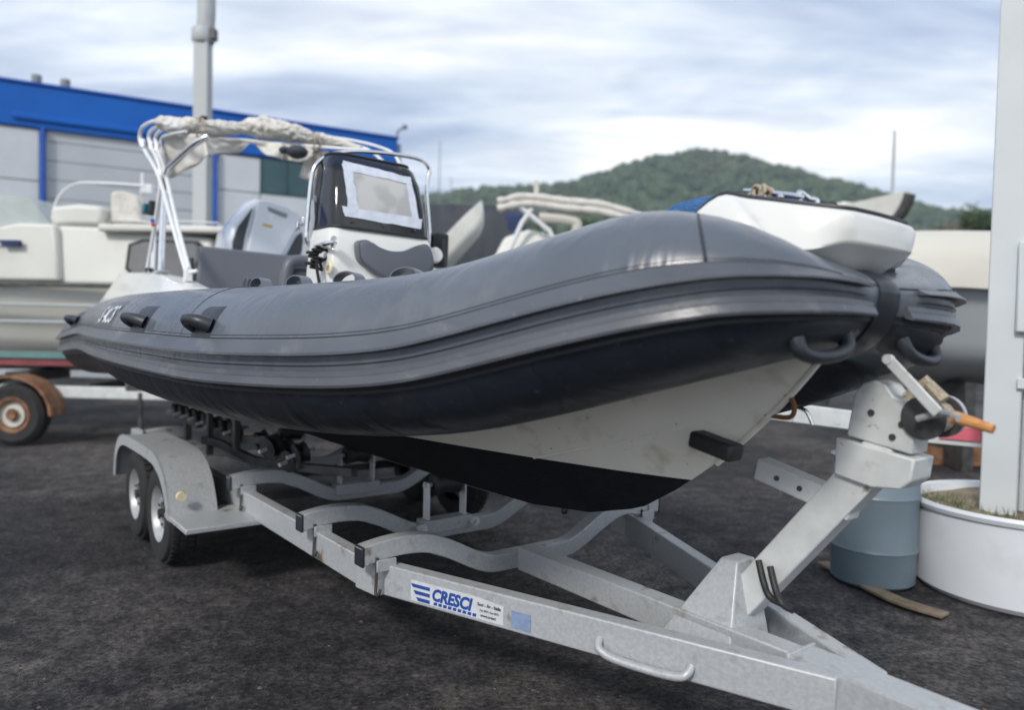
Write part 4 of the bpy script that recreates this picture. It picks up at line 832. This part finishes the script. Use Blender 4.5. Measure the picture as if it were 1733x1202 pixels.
# canvas roll: a lumpy tube along the folded bows
cl_ = smoothpath([(0.447,-0.620,1.813), (0.558,-0.520,1.794), (0.619,-0.400,1.802), (0.638,-0.220,1.816), (0.646,-0.080,1.848), (0.695,0.050,1.870), (0.751,0.180,1.871), (0.818,0.360,1.855), (0.863,0.500,1.835), (0.862,0.580,1.841), (0.977,0.720,1.812), (1.140,0.820,1.768)], 18)
rad = [(0, .05), (.1, .065), (.2, .058), (.3, .06), (.38, .045), (.5, .085), (.6, .078), (.72, .05), (.82, .05), (.92, .035), (1, .015)]
b = B(); P, T, U = b.frames(cl_); rs = []; n = len(P)
for i, p in enumerate(P):
    t = i/(n-1); q = lerpT(rad, t); v = T[i].cross(U[i]); ring = []
    for k in range(44):
        a = 2*math.pi*k/44; f = 1+.30*noise.noise((t*16, math.cos(a)*1.3, math.sin(a)*1.3))-.34*abs(noise.noise((t*34+a*.5, math.cos(a)*1.8, math.sin(a)*1.8)))-.22*abs(noise.noise((t*70-a*.8, math.cos(a)*3, math.sin(a)*3)))+.14
        ring.append(p+U[i]*(q*f*1.25*math.cos(a))+v*(q*f*math.sin(a)))
    rs.append(ring)
b.rings(rs); cv = b.build('rolled_canvas', 'canvas', top, smooth=80)
bf([(0.570,-0.520,1.716), (0.658,-0.080,1.748), (0.768,0.280,1.764), (1.010,0.600,1.749), (1.226,0.850,1.740)], .014, 'batten_tube', 'white_tube', top)
bf([(0.653,0.750,1.932), (0.952,0.840,1.865), (1.287,0.900,1.769), (1.549,0.920,1.661), (1.681,0.920,1.508)], .013, 'bow_tube', 'white_tube', top)
bf([(0.576,0.700,1.914), (0.921,0.800,1.837), (1.205,0.860,1.745), (1.446,0.880,1.607)], .013, 'bow_tube', 'white_tube', top)
def drape(tops, bots, name, n=22, m_=9, amp=.03, fr=3.2, seed=0):
    tps, bts = smoothpath(tops, 6), smoothpath(bots, 6); rs_ = []
    for i in range(n+1):
        f = i/n*(len(tps)-1); a = int(min(f, len(tps)-2)); p = tps[a].lerp(tps[a+1], f-a)
        g_ = i/n*(len(bts)-1); a = int(min(g_, len(bts)-2)); q_ = bts[a].lerp(bts[a+1], g_-a); row = []
        for j in range(m_+1):
            t = j/m_; c_ = p.lerp(q_, t); w_ = amp*(.3+t)*math.sin(i/n*fr*6.28+seed+t*1.5)+.02*noise.noise((i*.35, j*.6, seed)); row.append(c_+Vector((w_, -w_*.4, 0)))
        rs_.append(row)
    bb = B(); bb.rings(rs_, closed=False, cap=False); o_ = bb.build(name, 'canvas', cv, smooth=80); s = o_.modifiers.new('thick', 'SOLIDIFY'); s.thickness = .004; return o_
drape([(0.268,-0.560,1.772), (0.588,-0.480,1.730), (0.735,-0.360,1.727)], [(0.184,-0.500,1.416), (0.366,-0.460,1.432), (0.666,-0.400,1.476), (0.819,-0.340,1.548)], 'hanging_flap', amp=.022, fr=2.2)
drape([(0.653,-0.360,1.713), (0.674,-0.180,1.736), (0.766,0.080,1.750), (0.877,0.240,1.743)], [(0.802,-0.340,1.551), (0.629,-0.200,1.614), (0.653,-0.050,1.652), (0.743,0.030,1.720), (0.807,0.120,1.634), (0.892,0.240,1.603)], 'sagging_fold', n=34, amp=.018, fr=3.1, seed=2)
drape([(0.794,0.220,1.753), (0.881,0.340,1.741), (0.920,0.480,1.741)], [(0.809,0.240,1.626), (0.856,0.330,1.610), (0.888,0.420,1.626), (0.927,0.480,1.680)], 'sagging_fold', amp=.015, fr=1.6, seed=4)
drape([(0.842,0.460,1.741), (0.888,0.520,1.744), (0.964,0.600,1.726)], [(0.785,0.420,1.501), (0.821,0.480,1.485), (0.846,0.550,1.473), (0.869,0.600,1.458)], 'hanging_flap', amp=.015, fr=1.2, seed=1)
b = B(); b.ball((1.031,0.300,1.655), (.10, .085, .055), 12); b.build('dark_pouch', 'blue_trim' if False else 'cover_dark', cv); b = B(); b.ball((0.965,0.220,1.666), (.06, .05, .03), 8); b.build('dark_pouch', 'cover_dark', cv)
for (x_, y_, yy) in ((338, 215, -.38), (533, 238, .5)):
    c0 = {338: (0.684,-0.380,1.780), 533: (0.904,0.500,1.798)}[x_]; b = B(); pth = []
    for k in range(27): a = k*.7; pth.append(Vector(c0)+Vector((.075*math.cos(a), .03*math.sin(a*.37), .075*math.sin(a))))
    b.tube(smoothpath(pth, 2), .006, 6); b.tube(smoothpath([Vector(c0)+Vector((0, -.03, -.07)), Vector(c0)+Vector((.02, .04, -.16)), Vector(c0)+Vector((.0, .09, -.22))], 4), .006, 6); b.tube(smoothpath([Vector(c0)+Vector((0, .03, -.07)), Vector(c0)+Vector((-.02, .0, -.14)), Vector(c0)+Vector((.0, .07, -.2))], 4), .006, 6); b.build('tie_cord', 'rope', cv)
b = B(); b.box((0.617,-0.340,1.810), (.1, .05, .16)); b.build('buckle_strap', 'cover_dark', cv, bevel=.01)

# things resting on the boat
def loc(p): return BM @ Vector(p)
def world_tube(name, pts, r, m, label, cat, **k):
    b = B(); b.tube(smoothpath([loc(p) for p in pts], 5), r, 8); return tag(b.build(name, m, smooth=80), label, cat)
b = B(); cA, cB = Vector((5.584,-0.180,0.640)), Vector((5.851,-0.020,0.663)); rs = []
Tp = [(0, .035), (.08, .075), (.25, .10), (.6, .095), (1, .08)]
for i in range(19):
    t = i/18; p = cA.lerp(cB, t); q = lerpT(Tp, t); rs.append([loc(p+Vector((q*1.5*math.cos(a)*.9-.06, 0, q*(.55 if math.sin(a) < 0 else .62)*math.sin(a)-.02+.004*noise.noise((t*9, a, 0))))) for a in [2*math.pi*k/20 for k in range(20)]])
b.rings(rs); tag(b.build('towel', 'blue_towel', smooth=80), 'rolled blue towel lying on the bow deck behind the chrome cleat', 'towel')
c0 = Vector((5.879,-0.235,0.648)); pts = []
for k in range(40): a = k*.85; pts.append(c0+Vector((.018*math.cos(a)+.0005*k, .030*math.sin(k*.31), .016*math.sin(a))))
pts += [c0+Vector((-.03, -.02, -.01)), Vector((5.859,-0.300,0.621)), Vector((5.848,-0.340,0.593)), Vector((5.818,-0.360,0.581))]
world_tube('mooring_rope', pts, .0055, 'rope', 'thin beige rope knotted round the chrome bow cleat', 'rope')
pts = []; c0 = Vector((3.187,-0.410,0.656))
for k in range(44):
    a = k*.9; z = -.0028*k; pts.append(c0+Vector((.02*math.cos(a), .028*math.sin(a)+.018*math.sin(k*.33), z)))
pts += [c0+Vector((0, .035, -.08)), c0+Vector((0, .075, -.05)), c0+Vector((0, .07, -.01)), c0+Vector((0, .02, -.03)), Vector((3.223,-0.410,0.545)), Vector((3.291,-0.410,0.415))]
world_tube('black_line', pts, .0085, 'black_rope', 'black rope knotted and hanging from the console rail', 'rope')

# ================================================================ BOAT TRAILER (own frame: x forward, y to port)
tr = thing('boat_trailer', 'long galvanised boat trailer with a blue lettered sticker under the grey inflatable', 'trailer', (-2.7066, 6.9784, 0), .6502-math.pi/2)
YC0 = .22
def mir(p): return (p[0], 2*YC0-p[1], p[2])
# side rails
near = [(-.5, -.56, .435), (4.27, -.565, .435)]; nA = [(4.27, -.565, .435), (6.02, .05, .435)]
def boxbar(a, c_, wd, ht, name, m='galv', bv=.006, par=tr, up=(0, 0, 1)): return B().bar(a, c_, wd, ht, up).build(name, m, par, bevel=bv)
boxbar(*near, .065, .13, 'side_rail'); boxbar(*[mir(p) for p in near], .065, .13, 'side_rail')
boxbar((4.26, -.563, .435), nA[1], .065, .13, 'drawbar_rail'); boxbar(mir((4.26, -.563, .435)), (6.08, .165, .435), .065, .13, 'drawbar_rail')
for q in (-.565, 2*YC0+.565): B().box((4.27, q, .435), (.16, .075, .138), Matrix.Rotation(.13 if q < 0 else -.13, 3, 'Z')).build('corner_plate', 'galv', tr, bevel=.006)
boxbar((4.45, .115, .445), (5.9, .115, .445), .085, .11, 'centre_spine'); boxbar((5.86, .11, .437), (7.1, .07, .437), .135, .136, 'drawbar'); B().box((5.86, .11, .44), (.012, .15, .142)).build('joint_plate', 'galv', tr, bevel=.003)
B().box((7.2, .07, .45), (.5, .11, .09)).build('coupling', 'galv', tr, bevel=.02)
# wavy cross beams
def gull(x0, n, name, depth=.14, arms=(-.665, 2*YC0+.665), xo=0):
    pts = []
    for i in range(49):
        t = i/48; y = arms[0]+(arms[1]-arms[0])*t; d = min(t, 1-t)*2
        z = .548+.022*math.sin(math.pi*min(1, d/.42))-depth*ss(.34, .78, d); pts.append((x0+xo*ss(.3, .8, d), y, z))
    o = B().sweep(pts, [(-.035, -.04), (.035, -.04), (.035, .04), (-.035, .04)]).build(name, 'galv', tr, smooth=50, bevel=.005)
    for y in arms:
        B().box((x0, y, .548), (.074, .012, .084)).build('end_cap', 'blue_trim' if False else 'hypalon_dark', o, bevel=.003)
    return o
gull(4.34, 0, 'cross_beam'); gull(3.70, 0, 'cross_beam')
for x in (2.62, 1.5, .4): gull(x, 0, 'cross_beam')
for x in (4.34, 3.70, 2.62):       # U bolts and hooks
    for y in (-.565, 2*YC0+.565):
        b = B(); b.tube(smoothpath([(x+.04, y-.04, .54), (x+.04, y-.043, .44), (x+.05, y-.05, .395), (x+.075, y-.05, .40), (x+.08, y-.045, .42)], 4), .007, 8); b.build('tie_hook', 'galv_dark', tr)
        B().box((x+.045, y, .505), (.012, .09, .05)).build('clamp_plate', 'galv', tr, bevel=.003)
# keel rollers on brackets
def roller(x, y, z, ax=(0, 1, 0), r=.055, ln=.16, name='keel_roller'):
    a = Vector(ax).normalized(); c_ = Vector((x, y, z)); b = B()
    b.tube([c_-a*ln/2, c_-a*ln*.42, c_-a*ln*.2, c_, c_+a*ln*.2, c_+a*ln*.42, c_+a*ln/2], [r*.75, r, r*.9, r*.8, r*.9, r, r*.75], 18); o = b.build(name, 'black_rubber', tr, smooth=50)
    b = B(); b.tube([c_-a*(ln/2+.05), c_+a*(ln/2+.05)], .012, 8); b.build('axle_pin', 'galv_pale', o); return o
for x in (3.72, 2.64, 1.5):
    zz = .655; y = .14; roller(x, y, zz, r=.06, ln=.17)
    for dy in (-.115, .115): B().box((x, y+dy, .55), (.055, .012, .24)).build('roller_bracket', 'galv_pale', tr, bevel=.003)
    B().box((x, y, .44), (.09, .30, .07)).build('bracket_base', 'galv', tr, bevel=.004)
for y in (-.03, .30): b = B(); b.tube([(3.66, y, .44), (3.80, y, .44)], .016, 8); b.tube([(3.765, y, .44), (3.785, y, .44)], .028, 6); b.build('bolt', 'galv_pale', tr)
# swinging roller arms under the stern quarters
for sgn in (0, 1):
    for x, y in ((2.62, -.36), (1.5, -.38), (.6, -.38)):
        Y = y if not sgn else 2*YC0-y; dr_ = 1 if not sgn else -1
        B().bar((x-.34, Y, .70), (x+.34, Y, .685), .05, .055).build('swing_arm', 'galv_dark', tr, bevel=.004)
        B().box((x, Y, .62), (.06, .05, .2)).build('swing_bracket', 'galv_dark', tr, bevel=.004)
        for dx in (-.32, -.1, .12, .33): roller(x+dx, Y+.0, .745+.01*dx, (0, 1, .25*dr_), .062, .075, 'side_roller')
for x, y, z in (((2.728,-0.450,0.759)[0], -.45, (2.728,-0.450,0.759)[2]), ((2.866,-0.380,0.697)[0], -.38, (2.866,-0.380,0.697)[2])):
    roller(x, y, z, (-.35, 1, .2), .066, .085, 'side_roller')
B().bar((2.677,-0.450,0.795), (1.394,-0.450,0.641), .05, .05).build('swing_arm', 'galv_dark', tr, bevel=.004)
B().bar((2.853,-0.360,0.654), (3.321,-0.200,0.681), .05, .05).build('swing_arm', 'galv_dark', tr, bevel=.004)
for px in (0,): 
    for A, E_ in (((1.647,-0.500,0.561), (1.640,-0.500,0.851)), ((2.229,-0.500,0.683), (2.224,-0.500,0.892))): B().bar(A, E_, .04, .05, (1, 0, 0)).build('swing_bracket', 'galv_dark', tr, bevel=.004)
bf2 = B(); bf2.sweep(smoothpath([(1.681,-0.550,0.673), (1.918,-0.500,0.672), (2.072,-0.450,0.638), (2.383,-0.400,0.614), (2.705,-0.350,0.648)], 4), [(-.02, -.025), (.02, -.025), (.02, .025), (-.02, .025)]); bf2.build('curved_arm', 'galv_dark', tr, smooth=60)
# front bow arm right of the hull and short far arm
B().bar((4.36, 1.03, .40), (4.36, 1.03, .56), .03, .05, (1, 0, 0)).build('arm_bracket', 'galv', tr)
# axles, wheels, mudguards
for x in (1.45, 2.12): B().bar((x, -.75, .33), (x, 2*YC0+.75, .33), .06, .06).build('axle', 'galv_dark', tr)
w0 = None
for x in (1.45, 2.12):
    for s_ in (0, 1):
        cy = -.86 if not s_ else 2*YC0+.86; e = -1 if not s_ else 1
        b = B(); b.lathe((x, cy, .30), [(.175, -.085), (.24, -.095), (.285, -.085), (.30, -.06), (.302, 0), (.30, .06), (.285, .085), (.24, .095), (.175, .085)], 40, 'Y'); wo = b.build('wheel', 'tyre', tr, smooth=40)
        b = B()
        for k in range(40):
            a = 2*math.pi*k/40; 
            for dy in (-.045, 0, .045): b.box((x+.304*math.cos(a+dy*1.2), cy+dy, .30+.304*math.sin(a+dy*1.2)), (.012, .036, .03), Matrix.Rotation(-a, 3, 'Y'))
        b.build('tread', 'tyre', wo, smooth=None)
        b = B(); b.lathe((x, cy, .30), [(.001, e*.03), (.05, e*.03), (.055, e*.055), (.09, e*.06), (.12, e*.03), (.15, e*.035), (.165, e*.075), (.18, e*.085), (.185, e*.078), (.16, e*.0), (.001, -e*.01)], 36, 'Y'); rm = b.build('rim', 'rim', wo, smooth=40)
        b = B(); b.lathe((x, cy+e*.03, .30), [(.001, e*.05), (.028, e*.05), (.03, 0)], 16, 'Y')
        for k in range(5): a = k*1.257; b.lathe((x+.07*math.cos(a), cy+e*.055, .30+.07*math.sin(a)), [(.001, e*.014), (.009, e*.014), (.009, 0)], 6, 'Y')
        b.build('wheel_nuts', 'galv_dark', rm)
        
for s_ in (0, 1):
    y0, y1 = (-.99, -.72) if not s_ else (2*YC0+.72, 2*YC0+.99)
    pr = [(.98, .36), (1.02, .52), (1.12, .63), (1.27, .685), (1.5, .70), (2.1, .70), (2.32, .665), (2.47, .58), (2.56, .46), (2.60, .36)]
    pr = smoothpath([Vector((x, 0, z)) for x, z in pr], 3)
    b = B(); b.rings([[Vector((p.x, y0, p.z)), Vector((p.x, y1, p.z)), Vector((p.x, y1, p.z-.006)), Vector((p.x, y0, p.z-.006))] for p in pr]); mg = b.build('mudguard', 'galv', tr, smooth=40, bevel=.002)
    ys_ = y0 if not s_ else y1; b = B(); cx = Vector((1.79, 0, .36))
    b.rings([[Vector((p.x, ys_-.004, p.z+.004)), Vector((p.x, ys_+.004, p.z+.004)), Vector((cx.x+(p.x-cx.x)*.94, ys_+.004, cx.z+(p.z-cx.z)*.80)), Vector((cx.x+(p.x-cx.x)*.94, ys_-.004, cx.z+(p.z-cx.z)*.80))] for p in pr]); b.build('mudguard_lip', 'galv', mg, smooth=40)
    b = B(); b.box((2.72, (y0+y1)/2+(.08 if not s_ else -.08), .375), (.46, .43, .03)); b.build('step_plate', 'galv', tr, bevel=.006)
    b = B(); b.lathe((2.615, ys_+(.06 if not s_ else -.06), .50), [(.001, .02), (.026, .02), (.03, 0)], 16, 'X'); b.build('marker_lamp', 'cream', mg)
    b = B(); b.box((1.79, (y0+y1)/2+(.14 if not s_ else -.14), .50), (.08, .05, .35)); b.build('mudguard_bracket', 'galv_dark', tr)
# winch post
PY = YC0
b = B(); b.rings([[Vector((5.34, .045, .41)), Vector((5.64, .045, .41)), Vector((5.64, PY+.06, .41)), Vector((5.34, PY+.06, .41))], [Vector((5.50, PY-.05, .70)), Vector((5.57, PY-.05, .70)), Vector((5.57, PY+.05, .70)), Vector((5.50, PY+.05, .70))]]); b.build('post_base', 'galv', tr, bevel=.006)
A, E_ = Vector((5.637,0.220,0.639)), Vector((6.006,0.220,1.098)); d = (E_-A).normalized()
wp_ = B().bar(A-d*.20, E_+d*.10, .085, .115, (1, 0, 0)).build('winch_post', 'galv_pale', tr, bevel=.006)
bp_ = B().bar((5.961,0.220,0.958), (5.618,0.220,1.033), .07, .075).build('bow_stop_arm', 'galv_pale', tr, bevel=.006)
for t_ in (.25, .5, .75): c0 = Vector((5.961,0.220,0.958)).lerp(Vector((5.618,0.220,1.033)), t_); b = B(); b.lathe(c0+Vector((0, -.037, 0)), [(.001, -.003), (.009, -.003), (.009, .003)], 10, 'Y'); b.build('bolt_hole', 'galv_dark', bp_)
B().bar((5.620,-0.140,1.163), (5.782,-0.140,1.134), .07, .055).build('bow_stop_pad', 'black_rubber', tr, bevel=.012)
for oy in (-.055, .055):
    pl1 = [(5.921,0.220,1.182), (6.161,0.220,1.148), (6.152,0.220,1.083), (6.123,0.220,1.054), (6.035,0.220,1.045), (5.983,0.220,1.054), (5.918,0.220,1.066)]
    if oy < 0: b = B(); b.prism([Vector((p[0], PY+oy-.006, p[2])) for p in pl1], (0, .125, 0)); b.build('winch_bracket', 'galv_pale', tr, bevel=.006)
    pl2 = [(5.948,0.220,1.189), (5.962,0.220,1.275), (5.973,0.220,1.325), (5.996,0.220,1.354), (6.028,0.220,1.365), (6.063,0.220,1.355), (6.088,0.220,1.322), (6.150,0.220,1.307), (6.155,0.220,1.276), (6.146,0.220,1.158)]
    if oy > 0: continue
    b = B(); b.prism([Vector((p[0], PY+oy*.9, p[2])) for p in pl2], (0, .10, 0)); wb = b.build('winch_head', 'galv_pale', tr, bevel=.006)
    for hh in ((6.025,0.220,1.268), (6.117,0.220,1.243), (6.091,0.220,1.203)):
        b = B(); b.lathe(Vector((hh[0], PY+oy*.9, hh[2])), [(.001, -.005), (.010, -.005), (.010, .003)], 12, 'Y'); b.build('bolt_head', 'galv_dark', wb)
w1 = Vector((6.178,0.220,1.268)); b = B(); b.lathe(w1, [(.001, -.06), (.062, -.06), (.062, -.05), (.03, -.048), (.03, .048), (.062, .05), (.062, .06), (.001, .06)], 24, 'Y'); b.build('winch_drum', 'galv_dark', tr)
b = B(); b.tube(smoothpath([w1+Vector((0, -.09, 0)), Vector((6.240,0.120,1.290)), Vector((6.290,0.080,1.294)), Vector((6.314,0.060,1.288))], 4), .010, 8); b.build('winch_crank', 'galv', tr)
b = B(); b.tube([(6.292,0.080,1.288), (6.332,0.080,1.280), (6.390,0.080,1.267)], [.018, .016, .012], 12); b.build('crank_grip', 'wood', tr)
b = B(); a_, c_ = Vector((6.104,0.100,1.432)), Vector((6.246,0.100,1.292)); b.bar(a_, c_, .008, .032, (0, 0, 1)); b.build('ratchet_lever', 'galv_pale', tr, bevel=.003)
b = B(); b.tube([a_+Vector((0, -.008, 0)), a_+Vector((0, .012, 0))], .014, 12); b.build('lever_eye', 'galv_pale', tr)
b = B(); b.lathe(w1+Vector((0, .075, 0)), [(.001, -.010), (.060, -.010), (.062, 0), (.060, .010), (.001, .010)], 26, 'Y')
b.build('winch_gear', 'galv', tr)
b = B(); b.lathe(w1, [(.001, -.045), (.045, -.045), (.05, -.02), (.048, .02), (.045, .045), (.001, .045)], 20, 'Y'); b.build('webbing_roll', 'rope', tr)
b = B(); b.tube([w1+Vector((-.07, 0, .05)), w1+Vector((-.02, 0, .10)), w1+Vector((.03, 0, .05))], .02, 8); b.build('webbing', 'rope', tr)
# black tubes at the post foot
for dx in (0, .045):
    b = B(); b.tube(smoothpath([(5.668,0.150,0.732), (5.703,0.130,0.674), (5.727,0.130,0.632), (5.771,0.130,0.622)], 4), .012, 8); b.v = [(x+dx, y, z-dx*.2) for x, y, z in b.v]; b.build('safety_cable', 'black_rubber', tr, smooth=80)
# maker's sticker on the near drawbar rail
dA, dB = Vector((4.26, -.563, .435)), Vector(nA[1]); dd = (dB-dA).normalized(); nn = Vector((dd.y, -dd.x, 0)); Lq = (dB-dA).length
def rp2(s_, z, off): return dA+dd*s_+nn*(.0325+off)+Vector((0, 0, z-.435))
def sproj(px): 
    return px
s0, s1 = .245, .70; zb, zt2 = .384, .468
b = B(); b.prism([rp2(s0, zb, .0012), rp2(s1, zb, .0012), rp2(s1, zt2-.012, .0012), rp2(s0+.32, zt2, .0012), rp2(s0, zt2, .0012)], nn*.0006); stk = b.build('maker_sticker', 'white_sticker', tr)
for k, (a0, a1) in enumerate(((.0, .10), (.014, .10), (.028, .10))):
    z = .454-.026*k; b = B(); b.prism([rp2(s0+.012+a0, z-.014, .0026), rp2(s0+a1, z-.014, .0026), rp2(s0+a1, z, .0026), rp2(s0+a0, z, .0026)], nn*.0005); b.build('blue_stripe', 'blue_sticker', stk)
def rtext(s, size, s_, z, m, name, shear=0, bold=0, sx=1):
    vs, fs = textmesh(s, size, shear, bold, 0, sx); b = B(); b.add([rp2(s_+v.x, z+v.y, .0030) for v in vs], fs); return b.build(name, m, stk, smooth=None, fix=False)
rtext('CRESCI', .066, s0+.108, .408, 'blue_sticker', 'lettering', .25, .0030, .92)
for k in range(9): b = B(); x = s0+.12+.024*k; b.prism([rp2(x, .389, .0026), rp2(x+.017, .389, .0026), rp2(x+.019, .401, .0026), rp2(x+.002, .401, .0026)], nn*.0005); b.build('blue_block', 'blue_sticker', stk)
rtext('Soci - Ar - Italia', .017, s0+.335, .436, 'ink', 'lettering', 0, .0008)
rtext('Tel. 0575 / fax 0575', .011, s0+.345, .416, 'ink', 'lettering', 0, .0004)
rtext('www.cresci', .015, s0+.35, .396, 'ink', 'lettering', 0, .0006)
b = B(); b.tube(smoothpath([rp2(1.10, .435, 0), rp2(1.11, .41, .025), rp2(1.16, .392, .03), rp2(1.27, .385, .03), rp2(1.38, .388, .03), rp2(1.42, .40, .025), rp2(1.43, .425, 0)], 5), .0145, 10); b.build('lifting_handle', 'galv', tr, smooth=80)
b = B(); b.prism([rp2(.735, .385, .0012), rp2(.82, .385, .0012), rp2(.82, .45, .0012), rp2(.735, .45, .0012)], nn*.0006); b.build('faded_sticker', 'faded_blue', tr)
bpy.data.collections.remove(bpy.data.collections['Collection']) if 'Collection' in bpy.data.collections else None
hm = bpy.data.materials.new('haze'); hm.use_nodes = True; t = hm.node_tree; t.nodes.clear()
ho = t.nodes.new('ShaderNodeOutputMaterial'); hv = t.nodes.new('ShaderNodeVolumePrincipled'); hv.inputs['Color'].default_value = (.80, .88, .98, 1); hv.inputs['Density'].default_value = .00042; hv.inputs['Anisotropy'].default_value = .3
t.links.new(hv.outputs[0], ho.inputs['Volume']); M['haze'] = hm
hz_ = B().box((0, 350, 85), (1900, 1900, 172)).build('haze', 'haze', smooth=None, kind='stuff'); hz_['label'] = 'thin pale haze in the air over the yard and the hill'; hz_['category'] = 'haze'
